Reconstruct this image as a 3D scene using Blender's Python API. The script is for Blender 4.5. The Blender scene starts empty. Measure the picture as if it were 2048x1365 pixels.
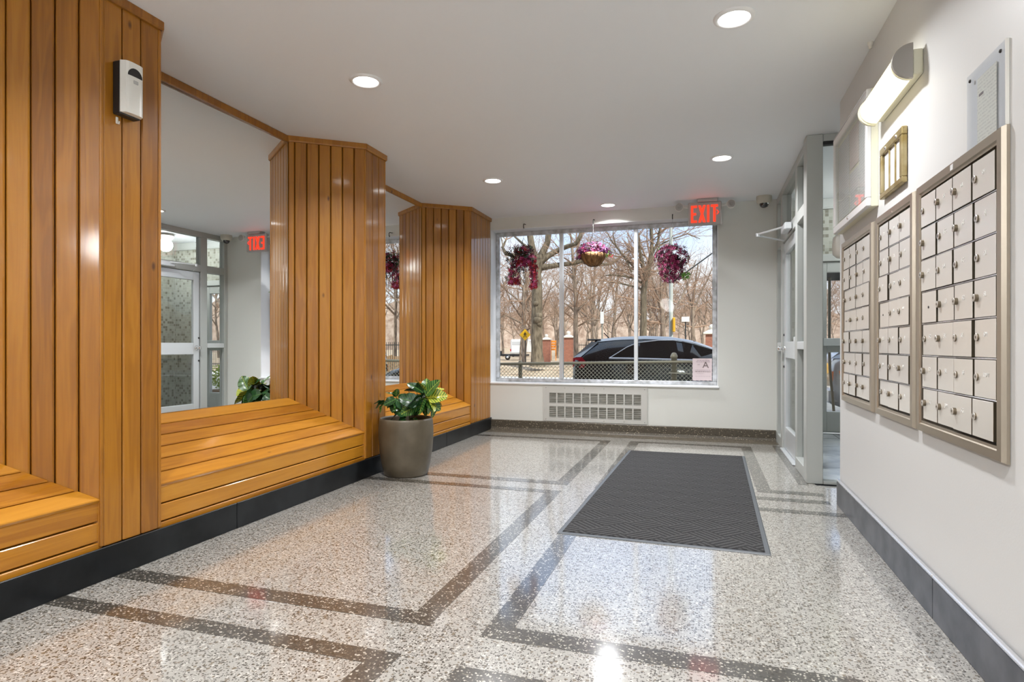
import bpy, bmesh, math, random
from mathutils import Vector, Matrix, Euler
R = math.radians
sc = bpy.context.scene
COL = sc.collection

# ------------------------------------------------------------------ camera
H = 1.05
YAW = math.atan(384 / 1203.0)
cd = bpy.data.cameras.new('camera')
cam = bpy.data.objects.new('camera', cd)
COL.objects.link(cam)
cam.location = (0, 0, H)
cam.rotation_euler = (R(90), 0, YAW)
cd.sensor_width = 36.0
cd.lens = 36.0 * 1203.0 / 2048.0
cd.shift_y = 9.5 / 2048.0
cd.clip_start = 0.05
cd.clip_end = 600
sc.camera = cam

# ------------------------------------------------------------------ view, world, sun
vs = sc.view_settings
sc.display_settings.display_device = 'sRGB'
vs.view_transform = 'Standard'
vs.look = 'None'
vs.exposure = 0.56
vs.gamma = 1.0
vs.use_curve_mapping = False
cy = sc.cycles
cy.use_denoising = True
cy.max_bounces = 10
cy.diffuse_bounces = 5
cy.glossy_bounces = 6
cy.transparent_max_bounces = 16
cy.transmission_bounces = 6
cy.sample_clamp_indirect = 6.0
cy.caustics_reflective = False
cy.caustics_refractive = False

W = bpy.data.worlds.new('sky')
sc.world = W
W.use_nodes = True
nt = W.node_tree
nt.nodes.clear()
def N(t, typ, **kw):
    n = t.nodes.new(typ)
    for k, v in kw.items():
        setattr(n, k, v)
    return n
def ramp(n, stops):
    cr = n.color_ramp
    while len(cr.elements) < len(stops):
        cr.elements.new(0.5)
    for e, (p, c) in zip(cr.elements, stops):
        e.position = p
        e.color = tuple(c) + ((1,) if len(c) == 3 else ())
tc = N(nt, 'ShaderNodeTexCoord')
mp = N(nt, 'ShaderNodeMapping')
mp.inputs['Scale'].default_value = (1.6, 1.6, 4.2)
mp.inputs['Location'].default_value = (3.1, 0.4, 0.3)
nz = N(nt, 'ShaderNodeTexNoise')
nz.inputs['Scale'].default_value = 1.7
nz.inputs['Detail'].default_value = 6
nz.inputs['Roughness'].default_value = 0.55
rp = N(nt, 'ShaderNodeValToRGB')
ramp(rp, [(0.38, (0, 0, 0)), (0.60, (1, 1, 1))])
sx = N(nt, 'ShaderNodeSeparateXYZ')
rz = N(nt, 'ShaderNodeValToRGB')
ramp(rz, [(0.0, (0.80, 0.86, 0.97)), (0.10, (0.66, 0.77, 0.96)), (0.30, (0.36, 0.54, 0.93)), (0.55, (0.44, 0.58, 0.88)), (1.0, (0.48, 0.60, 0.86))])
mx = N(nt, 'ShaderNodeMix', data_type='RGBA')
mx.inputs[7].default_value = (0.86, 0.89, 0.96, 1)
bg = N(nt, 'ShaderNodeBackground')
bg.inputs['Strength'].default_value = 1.0
wo = N(nt, 'ShaderNodeOutputWorld')
L = nt.links.new
L(tc.outputs['Generated'], mp.inputs[0]); L(mp.outputs[0], nz.inputs['Vector']); L(nz.outputs[0], rp.inputs[0])
L(tc.outputs['Generated'], sx.inputs[0]); L(sx.outputs[2], rz.inputs[0])
L(rp.outputs[0], mx.inputs[0]); L(rz.outputs[0], mx.inputs[6]); L(mx.outputs[2], bg.inputs[0]); L(bg.outputs[0], wo.inputs[0])

sl = bpy.data.lights.new('sun', 'SUN')
sl.energy = 3.6
sl.angle = R(3)
sl.color = (1.0, 0.95, 0.86)
so = bpy.data.objects.new('sun', sl)
COL.objects.link(so)
so.rotation_euler = Vector((-0.55, 0.55, -0.75)).to_track_quat('-Z', 'Y').to_euler()
DOWNLIGHT_W = 19.5
DOWNLIGHT_COLOR = (0.97, 0.98, 1.0)
SCONCE_E = 1.35

# ------------------------------------------------------------------ material helpers
def mat(name, color=(0.5, 0.5, 0.5), rough=0.5, metal=0.0, **kw):
    m = bpy.data.materials.new(name)
    m.use_nodes = True
    b = m.node_tree.nodes['Principled BSDF']
    b.inputs['Base Color'].default_value = (*color, 1)
    b.inputs['Roughness'].default_value = rough
    b.inputs['Metallic'].default_value = metal
    for k, v in kw.items():
        b.inputs[k].default_value = v
    return m
def nodes(m):
    return m.node_tree, m.node_tree.nodes['Principled BSDF']
def add_bump(m, scale=60, strength=0.15, dist=0.002, detail=3, stretch=(1, 1, 1)):
    t, b = nodes(m)
    tcn = N(t, 'ShaderNodeTexCoord'); mpn = N(t, 'ShaderNodeMapping'); mpn.inputs['Scale'].default_value = stretch
    n = N(t, 'ShaderNodeTexNoise'); n.inputs['Scale'].default_value = scale; n.inputs['Detail'].default_value = detail
    bp = N(t, 'ShaderNodeBump'); bp.inputs['Strength'].default_value = strength; bp.inputs['Distance'].default_value = dist
    t.links.new(tcn.outputs['Object'], mpn.inputs[0]); t.links.new(mpn.outputs[0], n.inputs['Vector'])
    t.links.new(n.outputs[0], bp.inputs['Height']); t.links.new(bp.outputs[0], b.inputs['Normal'])
    return m
def add_mottle(m, c1, c2, scale=8, detail=4, lo=0.35, hi=0.65, stretch=(1, 1, 1), coord='Object'):
    t, b = nodes(m)
    tcn = N(t, 'ShaderNodeTexCoord'); mpn = N(t, 'ShaderNodeMapping'); mpn.inputs['Scale'].default_value = stretch
    n = N(t, 'ShaderNodeTexNoise'); n.inputs['Scale'].default_value = scale; n.inputs['Detail'].default_value = detail
    r = N(t, 'ShaderNodeValToRGB'); ramp(r, [(lo, c1), (hi, c2)])
    t.links.new(tcn.outputs[coord], mpn.inputs[0]); t.links.new(mpn.outputs[0], n.inputs['Vector'])
    t.links.new(n.outputs[0], r.inputs[0]); t.links.new(r.outputs[0], b.inputs['Base Color'])
    return m
def emit(name, color, strength):
    m = bpy.data.materials.new(name); m.use_nodes = True
    t = m.node_tree; t.nodes.clear()
    e = N(t, 'ShaderNodeEmission'); e.inputs[0].default_value = (*color, 1); e.inputs[1].default_value = strength
    o = N(t, 'ShaderNodeOutputMaterial'); t.links.new(e.outputs[0], o.inputs[0])
    return m
def glass(name, tint=(0.985, 0.995, 0.99), f0=0.03):
    m = bpy.data.materials.new(name); m.use_nodes = True
    t = m.node_tree; t.nodes.clear()
    a = N(t, 'ShaderNodeBsdfTransparent'); a.inputs[0].default_value = (*tint, 1)
    g = N(t, 'ShaderNodeBsdfGlossy'); g.inputs['Roughness'].default_value = 0.0
    lw = N(t, 'ShaderNodeLayerWeight'); lw.inputs[0].default_value = 0.5
    pw = N(t, 'ShaderNodeMath', operation='POWER'); pw.inputs[1].default_value = 5.0
    ma = N(t, 'ShaderNodeMath', operation='MULTIPLY_ADD'); ma.inputs[1].default_value = 0.6; ma.inputs[2].default_value = f0
    x = N(t, 'ShaderNodeMixShader'); o = N(t, 'ShaderNodeOutputMaterial')
    t.links.new(lw.outputs['Facing'], pw.inputs[0]); t.links.new(pw.outputs[0], ma.inputs[0]); t.links.new(ma.outputs[0], x.inputs[0])
    t.links.new(a.outputs[0], x.inputs[1]); t.links.new(g.outputs[0], x.inputs[2]); t.links.new(x.outputs[0], o.inputs[0])
    return m

def wood_mat(name, dark, mid, light, coat=0.55, rough=0.42):
    m = mat(name, mid, rough)
    t, b = nodes(m)
    b.inputs['Coat Weight'].default_value = coat
    b.inputs['Coat Roughness'].default_value = 0.10
    b.inputs['Coat IOR'].default_value = 1.65
    b.inputs['Specular IOR Level'].default_value = 0.25
    tcn = N(t, 'ShaderNodeTexCoord'); oi = N(t, 'ShaderNodeObjectInfo')
    ml = N(t, 'ShaderNodeMath', operation='MULTIPLY'); ml.inputs[1].default_value = 37.0
    cb = N(t, 'ShaderNodeCombineXYZ')
    ad = N(t, 'ShaderNodeVectorMath', operation='ADD')
    t.links.new(oi.outputs['Random'], ml.inputs[0])
    for i in range(3):
        t.links.new(ml.outputs[0], cb.inputs[i])
    t.links.new(tcn.outputs['Object'], ad.inputs[0]); t.links.new(cb.outputs[0], ad.inputs[1])
    mpn = N(t, 'ShaderNodeMapping'); mpn.inputs['Scale'].default_value = (14, 14, 1.1)
    t.links.new(ad.outputs[0], mpn.inputs[0])
    n1 = N(t, 'ShaderNodeTexNoise'); n1.inputs['Scale'].default_value = 1.3; n1.inputs['Detail'].default_value = 2; n1.inputs['Distortion'].default_value = 0.6
    t.links.new(mpn.outputs[0], n1.inputs['Vector'])
    # ring pattern from the noise
    m2 = N(t, 'ShaderNodeMath', operation='MULTIPLY'); m2.inputs[1].default_value = 26.0
    s2 = N(t, 'ShaderNodeMath', operation='SINE')
    t.links.new(n1.outputs[0], m2.inputs[0]); t.links.new(m2.outputs[0], s2.inputs[0])
    mpf = N(t, 'ShaderNodeMapping'); mpf.inputs['Scale'].default_value = (160, 160, 5)
    t.links.new(ad.outputs[0], mpf.inputs[0])
    n2 = N(t, 'ShaderNodeTexNoise'); n2.inputs['Scale'].default_value = 1.0; n2.inputs['Detail'].default_value = 3
    t.links.new(mpf.outputs[0], n2.inputs['Vector'])
    # value = 0.5 + .16*ring + .5*(fine-.5) + .6*(big-.5) + .45*(rand-.5)
    def mad(src, mul, addsrc=None, addv=0.0):
        k = N(t, 'ShaderNodeMath', operation='MULTIPLY_ADD'); k.inputs[1].default_value = mul
        t.links.new(src, k.inputs[0])
        if addsrc is not None: t.links.new(addsrc, k.inputs[2])
        else: k.inputs[2].default_value = addv
        return k.outputs[0]
    v = mad(s2.outputs[0], 0.075, None, -0.16)
    v = mad(n2.outputs[0], 0.30, v)
    v = mad(n1.outputs[0], 0.45, v)
    v = mad(oi.outputs['Random'], 0.42, v)
    r = N(t, 'ShaderNodeValToRGB'); ramp(r, [(0.12, dark), (0.48, mid), (0.86, light)])
    t.links.new(v, r.inputs[0])
    # knots
    mk = N(t, 'ShaderNodeMapping'); mk.inputs['Scale'].default_value = (5.5, 5.5, 2.6)
    t.links.new(ad.outputs[0], mk.inputs[0])
    vk = N(t, 'ShaderNodeTexVoronoi'); vk.inputs['Scale'].default_value = 1.0
    t.links.new(mk.outputs[0], vk.inputs['Vector'])
    rk = N(t, 'ShaderNodeValToRGB'); ramp(rk, [(0.03, (1, 1, 1)), (0.075, (0, 0, 0))])
    t.links.new(vk.outputs['Distance'], rk.inputs[0])
    kx = N(t, 'ShaderNodeMix', data_type='RGBA'); kx.inputs[7].default_value = (dark[0] * 0.35, dark[1] * 0.3, dark[2] * 0.3, 1)
    t.links.new(rk.outputs[0], kx.inputs[0]); t.links.new(r.outputs[0], kx.inputs[6])
    t.links.new(kx.outputs[2], b.inputs['Base Color'])
    bp = N(t, 'ShaderNodeBump'); bp.inputs['Strength'].default_value = 0.06; bp.inputs['Distance'].default_value = 0.002
    t.links.new(n1.outputs[0], bp.inputs['Height'])
    t.links.new(bp.outputs[0], b.inputs['Normal'])
    t.links.new(bp.outputs[0], b.inputs['Coat Normal'])
    return m

def terrazzo(name, base, chips, frac, scale=75, rough=0.10, dull=False):
    """base: (c1,c2) ground tones; chips: list of colours; frac: share of cells that are chips"""
    m = mat(name, base[0], rough, 0.0, **{'IOR': 1.45, 'Coat Weight': 1.0, 'Coat Roughness': 0.05, 'Coat IOR': 2.15})
    t, b = nodes(m)
    g = N(t, 'ShaderNodeTexCoord')
    nz_ = N(t, 'ShaderNodeTexNoise'); nz_.inputs['Scale'].default_value = 240; nz_.inputs['Detail'].default_value = 2
    t.links.new(g.outputs['Object'], nz_.inputs['Vector'])
    r0 = N(t, 'ShaderNodeValToRGB'); ramp(r0, [(0.35, base[0]), (0.65, base[1])])
    t.links.new(nz_.outputs[0], r0.inputs[0])
    big = N(t, 'ShaderNodeTexNoise'); big.inputs['Scale'].default_value = 1.4; big.inputs['Detail'].default_value = 3
    t.links.new(g.outputs['Object'], big.inputs['Vector'])
    cur = r0.outputs[0]
    for i, (c, sc_, fr) in enumerate(chips):
        # distort lookup a little so chips are angular and irregular
        wn = N(t, 'ShaderNodeTexNoise'); wn.inputs['Scale'].default_value = 90; 
        t.links.new(g.outputs['Object'], wn.inputs['Vector'])
        wa = N(t, 'ShaderNodeVectorMath', operation='MULTIPLY_ADD'); wa.inputs[1].default_value = (0.012, 0.012, 0)
        t.links.new(wn.outputs['Color'], wa.inputs[0]); t.links.new(g.outputs['Object'], wa.inputs[2])
        mo = N(t, 'ShaderNodeMapping'); mo.inputs['Location'].default_value = (i * 3.17, i * 1.31, 0)
        t.links.new(wa.outputs[0], mo.inputs[0])
        v = N(t, 'ShaderNodeTexVoronoi'); v.inputs['Scale'].default_value = sc_; v.voronoi_dimensions = '3D' if dull else '2D'
        t.links.new(mo.outputs[0], v.inputs['Vector'])
        sp = N(t, 'ShaderNodeSeparateColor'); t.links.new(v.outputs['Color'], sp.inputs[0])
        lt = N(t, 'ShaderNodeMath', operation='LESS_THAN'); lt.inputs[1].default_value = fr
        t.links.new(sp.outputs[0], lt.inputs[0])
        # chip radius varies with second random channel
        rad = N(t, 'ShaderNodeMath', operation='MULTIPLY_ADD'); rad.inputs[1].default_value = 0.28; rad.inputs[2].default_value = 0.22
        t.links.new(sp.outputs[1], rad.inputs[0])
        l2 = N(t, 'ShaderNodeMath', operation='LESS_THAN')
        t.links.new(v.outputs['Distance'], l2.inputs[0]); t.links.new(rad.outputs[0], l2.inputs[1])
        mu = N(t, 'ShaderNodeMath', operation='MULTIPLY'); t.links.new(lt.outputs[0], mu.inputs[0]); t.links.new(l2.outputs[0], mu.inputs[1])
        x = N(t, 'ShaderNodeMix', data_type='RGBA'); x.inputs[7].default_value = (*c, 1)
        t.links.new(mu.outputs[0], x.inputs[0]); t.links.new(cur, x.inputs[6])
        cur = x.outputs[2]
    t.links.new(cur, b.inputs['Base Color'])
    # worn polish: roughness drifts over the floor
    rr = N(t, 'ShaderNodeMapRange'); rr.inputs['To Min'].default_value = 0.05; rr.inputs['To Max'].default_value = 0.13
    t.links.new(big.outputs[0], rr.inputs[0]); t.links.new(rr.outputs[0], b.inputs['Coat Roughness'])
    b.inputs['Roughness'].default_value = 0.30
    if dull:
        b.inputs['Coat Weight'].default_value = 0.0; b.inputs['Roughness'].default_value = 0.45
    bp = N(t, 'ShaderNodeBump'); bp.inputs['Strength'].default_value = 0.03; bp.inputs['Distance'].default_value = 0.002
    wv = N(t, 'ShaderNodeTexNoise'); wv.inputs['Scale'].default_value = 26; wv.inputs['Detail'].default_value = 1
    t.links.new(g.outputs['Object'], wv.inputs['Vector']); t.links.new(wv.outputs[0], bp.inputs['Height'])
    t.links.new(bp.outputs[0], b.inputs['Coat Normal']); t.links.new(bp.outputs[0], b.inputs['Normal'])
    return m

M = {}
M['ceiling'] = add_bump(mat('ceiling_paint', (0.90, 0.935, 0.975), 0.55), 90, 0.05)
M['wall'] = add_bump(mat('wall_paint_warm_white', (0.68, 0.68, 0.67), 0.42), 140, 0.12, 0.002)
M['wall_green'] = add_bump(mat('wall_paint_pale_grey', (0.75, 0.76, 0.72), 0.5), 120, 0.08)
M['white_trim'] = add_bump(mat('white_gloss_paint', (0.86, 0.87, 0.88), 0.3), 40, 0.1)
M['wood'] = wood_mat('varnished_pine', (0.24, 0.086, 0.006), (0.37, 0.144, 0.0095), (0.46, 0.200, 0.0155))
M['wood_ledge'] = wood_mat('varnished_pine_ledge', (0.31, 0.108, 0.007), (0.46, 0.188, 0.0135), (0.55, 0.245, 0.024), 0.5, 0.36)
M['wood_dark'] = mat('dark_groove_wood', (0.085, 0.026, 0.005), 0.6)
M['base_black'] = add_mottle(mat('black_painted_base', (0.006, 0.008, 0.009), 0.34, 0.0, **{'Specular IOR Level': 0.3}), (0.004, 0.005, 0.006), (0.014, 0.016, 0.018), 5)
M['base_slate'] = add_mottle(mat('slate_base', (0.05, 0.055, 0.065), 0.35), (0.035, 0.04, 0.05), (0.10, 0.105, 0.12), 7)
M['silver'] = mat('silver_strip', (0.78, 0.79, 0.82), 0.25, 0.9)
M['terrazzo'] = terrazzo('terrazzo_cream', ((0.36, 0.342, 0.306), (0.43, 0.412, 0.372)),
    [((0.60, 0.575, 0.52), 85, 0.25), ((0.185, 0.148, 0.105), 75, 0.15), ((0.082, 0.070, 0.053), 98, 0.30), ((0.065, 0.057, 0.046), 145, 0.27)], 0.3)
M['terrazzo_dark'] = terrazzo('terrazzo_dark', ((0.046, 0.042, 0.035), (0.068, 0.062, 0.052)),
    [((0.03, 0.028, 0.02), 80, 0.25), ((0.18, 0.16, 0.13), 120, 0.30), ((0.50, 0.465, 0.40), 100, 0.20)], 0.3)
M['terrazzo_base'] = terrazzo('terrazzo_brown_base', ((0.075, 0.062, 0.045), (0.11, 0.092, 0.066)),
    [((0.42, 0.36, 0.26), 95, 0.22), ((0.03, 0.026, 0.02), 110, 0.3)], 0.3, dull=True)
M['alu'] = add_bump(mat('grey_painted_aluminium', (0.50, 0.52, 0.50), 0.38, 0.25), 200, 0.04)
M['alu_light'] = mat('bright_aluminium', (0.72, 0.75, 0.77), 0.32, 0.5)
M['alu_window'] = add_mottle(mat('weathered_window_aluminium', (0.55, 0.57, 0.58), 0.4, 0.4), (0.40, 0.41, 0.41), (0.70, 0.72, 0.75), 14)
M['glass'] = glass('clear_glass')
M['glass_window'] = glass('coated_window_glass', (0.97, 0.99, 0.98), 0.006)
M['chrome'] = mat('chrome', (0.85, 0.85, 0.86), 0.12, 1.0)
M['mirror'] = mat('mirror_silver', (0.93, 0.95, 0.94), 0.0, 1.0)
M['black'] = mat('black_plastic', (0.012, 0.012, 0.013), 0.4)
M['white_plastic'] = mat('white_plastic', (0.80, 0.79, 0.74), 0.32)
M['brass_steel'] = add_bump(mat('brushed_bronze_steel', (0.46, 0.40, 0.32), 0.33, 0.85), 160, 0.04, 0.001, 2, (1, 1, 14))
M['mail_door'] = add_bump(mat('brushed_steel_doors', (0.86, 0.825, 0.77), 0.24, 0.45), 160, 0.04, 0.001, 2, (1, 1, 14))
M['lock_side'] = mat('lock_barrel_shade', (0.16, 0.13, 0.09), 0.35, 0.6)  # darker tone painted in for the dark reflections on the barrels
M['lock_metal'] = mat('nickel_lock', (0.74, 0.72, 0.68), 0.30, 0.85)
M['mail_back'] = mat('mailbox_gap_shade', (0.035, 0.025, 0.010), 0.6)
M['engraved'] = mat('white_engraving', (0.80, 0.79, 0.76), 0.6)
M['brass'] = add_mottle(mat('aged_brass', (0.42, 0.31, 0.10), 0.4, 0.7), (0.34, 0.25, 0.09), (0.52, 0.44, 0.26), 12)
M['paper'] = mat('paper_white', (0.66, 0.66, 0.65), 0.7)
M['cream_enamel'] = mat('cream_enamel', (0.78, 0.76, 0.60), 0.4)
M['satin_nickel'] = mat('satin_nickel', (0.42, 0.40, 0.37), 0.42, 0.7)
M['red_emit'] = emit('red_exit_letters', (1.0, 0.045, 0.02), 1.15)
M['grey_housing'] = mat('grey_sign_housing', (0.46, 0.46, 0.45), 0.5)
M['light_disc'] = emit('downlight_diffuser', (1.0, 0.98, 0.95), 5.0)
M['sconce_disc'] = emit('sconce_diffuser', (1.0, 0.90, 0.60), SCONCE_E)

# ------------------------------------------------------------------ mesh builder
class MB:
    def __init__(s):
        s.v = []; s.f = []; s.smooth = []
    def add(s, vs_, fs_, smooth=False):
        o = len(s.v)
        s.v += [tuple(p) for p in vs_]
        s.f += [tuple(i + o for i in f) for f in fs_]
        s.smooth += [smooth] * len(fs_)
        return s
    def box(s, x0, x1, y0, y1, z0, z1):
        if x0 > x1: x0, x1 = x1, x0
        if y0 > y1: y0, y1 = y1, y0
        if z0 > z1: z0, z1 = z1, z0
        v = [(x0, y0, z0), (x1, y0, z0), (x1, y1, z0), (x0, y1, z0), (x0, y0, z1), (x1, y0, z1), (x1, y1, z1), (x0, y1, z1)]
        return s.add(v, [(0, 3, 2, 1), (4, 5, 6, 7), (0, 1, 5, 4), (1, 2, 6, 5), (2, 3, 7, 6), (3, 0, 4, 7)])
    def cbox(s, x0, x1, y0, y1, z0, z1, b=0.004):
        """box with chamfered edges"""
        if x0 > x1: x0, x1 = x1, x0
        if y0 > y1: y0, y1 = y1, y0
        if z0 > z1: z0, z1 = z1, z0
        bm = bmesh.new()
        r = bmesh.ops.create_cube(bm, size=1.0)
        for v in bm.verts:
            v.co = Vector(((x0 + x1) / 2 + v.co.x * (x1 - x0), (y0 + y1) / 2 + v.co.y * (y1 - y0), (z0 + z1) / 2 + v.co.z * (z1 - z0)))
        b = min(b, 0.45 * min(x1 - x0, y1 - y0, z1 - z0))
        bmesh.ops.bevel(bm, geom=list(bm.edges), offset=b, segments=1, affect='EDGES')
        bm.verts.index_update()
        vs_ = [v.co.copy() for v in bm.verts]; fs_ = [[v.index for v in f.verts] for f in bm.faces]
        bm.free()
        return s.add(vs_, fs_)
    def extrude(s, poly, d):
        """poly: 3d points (planar); d: extrusion vector"""
        n = len(poly); d = Vector(d)
        v = [Vector(p) for p in poly] + [Vector(p) + d for p in poly]
        f = [tuple(reversed(range(n))), tuple(range(n, 2 * n))] + [(i, (i + 1) % n, n + (i + 1) % n, n + i) for i in range(n)]
        return s.add(v, f)
    def tube(s, pts, rad, n=8, cap=True, smooth=True):
        pts = [Vector(p) for p in pts]
        m = len(pts)
        if not hasattr(rad, '__len__'): rad = [rad] * m
        up = None; V = []; F = []
        for i, p in enumerate(pts):
            t = (pts[min(i + 1, m - 1)] - pts[max(i - 1, 0)])
            if t.length < 1e-9: t = Vector((0, 0, 1))
            t.normalize()
            if up is None:
                a = Vector((0, 0, 1)) if abs(t.z) < 0.9 else Vector((1, 0, 0))
                up = t.cross(a).normalized()
            else:
                up = (up - t * up.dot(t))
                if up.length < 1e-6:
                    up = t.orthogonal()
                up.normalize()
            w = t.cross(up)
            for k in range(n):
                a = 2 * math.pi * k / n
                V.append(p + (up * math.cos(a) + w * math.sin(a)) * rad[i])
        for i in range(m - 1):
            for k in range(n):
                a = i * n + k; b = i * n + (k + 1) % n
                F.append((a, b, b + n, a + n))
        s.add(V, F, smooth)
        if cap:
            s.add([V[k] for k in range(n)], [tuple(reversed(range(n)))])
            s.add([V[(m - 1) * n + k] for k in range(n)], [tuple(range(n))])
        return s
    def lathe(s, prof, c, axis='z', n=32, smooth=True):
        """prof: (r, h) list; revolve round the axis through c"""
        V = []; F = []
        m = len(prof)
        for (r, h) in prof:
            for k in range(n):
                a = 2 * math.pi * k / n
                x, y = r * math.cos(a), r * math.sin(a)
                if axis == 'z': V.append((c[0] + x, c[1] + y, c[2] + h))
                elif axis == 'y': V.append((c[0] + x, c[1] + h, c[2] + y))
                else: V.append((c[0] + h, c[1] + x, c[2] + y))
        for i in range(m - 1):
            for k in range(n):
                a = i * n + k; b = i * n + (k + 1) % n
                F.append((a, b, b + n, a + n) if axis != 'y' else (a, a + n, b + n, b))
        s.add(V, F, smooth)
        for idx in (0, m - 1):
            if prof[idx][0] > 1e-5:
                s.add([V[idx * n + k] for k in range(n)], [tuple(range(n))])
        return s
    def sphere(s, c, r, n=12, m=8, sx=1, sy=1, sz=1):
        pr = []
        V = []; F = []
        for i in range(m + 1):
            th = math.pi * i / m
            for k in range(n):
                a = 2 * math.pi * k / n
                V.append((c[0] + sx * r * math.sin(th) * math.cos(a), c[1] + sy * r * math.sin(th) * math.sin(a), c[2] + sz * r * math.cos(th)))
        for i in range(m):
            for k in range(n):
                a = i * n + k; b = i * n + (k + 1) % n
                F.append((a, a + n, b + n, b))
        return s.add(V, F, True)
    def mesh(s, name, off=(0, 0, 0)):
        me = bpy.data.meshes.new(name)
        o = Vector(off)
        me.from_pydata([tuple(Vector(p) - o) for p in s.v], [], s.f)
        me.polygons.foreach_set('use_smooth', s.smooth)
        me.update()
        bm = bmesh.new(); bm.from_mesh(me)
        bmesh.ops.recalc_face_normals(bm, faces=bm.faces)
        bm.to_mesh(me); bm.free()
        return me

def link(name, me, m=None, parent=None, loc=None):
    o = bpy.data.objects.new(name, me)
    COL.objects.link(o)
    if m is not None and hasattr(me, 'materials') and not me.materials:
        me.materials.append(m)
    if parent is not None: o.parent = parent
    if loc is not None: o.location = loc
    return o
def wloc(o):
    v = Vector((0, 0, 0))
    while o is not None:
        v = v + o.location; o = o.parent
    return v
def part(name, mb, m, parent, label=None, stuff=False):
    """a mesh given in world coordinates, child of parent (parents are never rotated)"""
    o = link(name, mb.mesh(name, wloc(parent)), m, parent)
    if label: o['label'] = label
    if stuff: o['kind'] = 'stuff'
    return o
def thing(name, loc, label, cat, group=None):
    o = bpy.data.objects.new(name, None); COL.objects.link(o)
    o.location = loc; o['label'] = label; o['category'] = cat
    o.empty_display_size = 0.1
    if group: o['group'] = group
    return o
def tag(o, label, cat, group=None, kind=None):
    o['label'] = label; o['category'] = cat
    if group: o['group'] = group
    if kind: o['kind'] = kind
    return o
def solo(name, mb, m, loc, label, cat, group=None, kind=None):
    o = link(name, mb.mesh(name, loc), m, None, loc)
    return tag(o, label, cat, group, kind)
def struct(name, mb, m, label, loc=(0, 0, 0), cat=None):
    o = link(name, mb.mesh(name, loc), m, None, loc)
    o['kind'] = 'structure'; o['label'] = label; o['category'] = cat or name.split('_')[0]
    return o
def copy_tree(o, parent=None):
    c = o.copy(); COL.objects.link(c); c.parent = parent
    for ch in list(o.children):
        copy_tree(ch, c)
    return c
def text_mesh(body, size, depth=0.0005):
    cu = bpy.data.curves.new('letters', 'FONT')
    cu.body = body; cu.size = size; cu.extrude = depth; cu.align_x = 'CENTER'; cu.align_y = 'CENTER'
    cu.resolution_u = 2
    o = bpy.data.objects.new('letters', cu); COL.objects.link(o)
    dg = bpy.context.evaluated_depsgraph_get()
    me = bpy.data.meshes.new_from_object(o.evaluated_get(dg))
    bpy.data.objects.remove(o); bpy.data.curves.remove(cu)
    return me
def orient(o, X, Y, Z, loc):
    """child of an unrotated parent: columns X, Y, Z in world, loc in world"""
    m = Matrix((X, Y, Z)).transposed().to_4x4()
    off = wloc(o.parent) if o.parent else Vector((0, 0, 0))
    m.translation = Vector(loc) - off
    o.matrix_basis = m

# ================================================================== ROOM SHELL
ZC = 2.656
XR = 0.855          # right wall face
XL = -2.567         # face of the timber columns
XM = -3.03          # mirror plane
YB = 7.15           # window wall face
YBK = -3.0
YE = 4.437          # end of the mailbox wall
YG = 5.06           # glass return
YF = 8.05           # entrance facade
XV = 2.80           # far side of the vestibule

# floor and its terrazzo bands
fl = MB().box(-3.3, 0.80, YBK, 7.40, -0.3, 0).box(0.80, XV + 0.2, YBK, 5.0, -0.3, 0)
floor = struct('floor', fl, M['terrazzo'], 'glossy cream terrazzo floor with dark chips')
def band(x0, x1, y0, y1):
    part('terrazzo_band', MB().box(x0, x1, y0, y1, -0.02, 0.0012), M['terrazzo_dark'], floor)
BW = 0.102
# left column of panels (U shapes open to the left wall)
for (y0, y1) in ((-0.4, 1.835), (2.05, 4.25), (4.44, 6.665)):
    band(-2.56, -0.98, y1 - BW * 0.85, y1)
    band(-2.56, -0.98, y0, y0 + BW)
    band(-1.08, -0.98, y0 + BW, y1 - BW * 0.85)
# right column
for (y0, y1) in ((-0.4, 1.825), (2.03, 4.205)):
    band(-0.77, 0.84, y1 - 0.085, y1)
    band(-0.77, 0.84, y0, y0 + BW)
    band(-0.77, -0.67, y0 + BW, y1 - 0.085)
band(-0.77, 0.80, 4.42, 4.51)
band(-0.77, -0.67, 4.51, 6.70)
band(-0.67, 0.463, 6.60, 6.70)
band(0.364, 0.463, 4.735, 6.60)
band(0.364, 0.80, 4.642, 4.735)
band(0.68, 0.752, 4.99, 6.84)
part('terrazzo_border', MB().box(-2.56, 0.75, 6.90, 7.13, -0.02, 0.0016), M['terrazzo_base'], floor, 'brown terrazzo strip along the window wall')

# vestibule floor: grey tiles with joints
M['tile'] = add_mottle(mat('grey_floor_tile', (0.42, 0.45, 0.48), 0.25), (0.36, 0.39, 0.42), (0.50, 0.53, 0.56), 5)
M['joint'] = mat('dark_joint', (0.06, 0.065, 0.07), 0.7)
vf = struct('floor_vestibule', MB().box(0.80, XV + 0.2, 5.0, YF + 0.1, -0.3, -0.006), M['joint'], 'dark joint bed under the vestibule tiles', cat='floor')
y = 5.18
while y < YF:
    x = 0.86
    while x < XV:
        part('tile', MB().box(x, min(x + 0.592, XV), y, min(y + 0.592, YF), -0.02, 0.0), M['tile'], vf)
        x += 0.6
    y += 0.6

# ceilings
struct('ceiling', MB().box(-3.3, XV + 0.2, YBK - 0.1, YG + 0.06, ZC, ZC + 0.25).box(-3.3, 0.86, YG + 0.06, 7.40, ZC, ZC + 0.25), M['ceiling'], 'smooth white painted ceiling')
struct('ceiling_vestibule', MB().box(0.86, XV + 0.2, YG + 0.06, YF + 0.2, 2.82, 3.0).box(0.86, XV + 0.2, YG + 0.02, YG + 0.1, ZC, 3.0), M['ceiling'], 'white ceiling of the vestibule', cat='ceiling')
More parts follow.
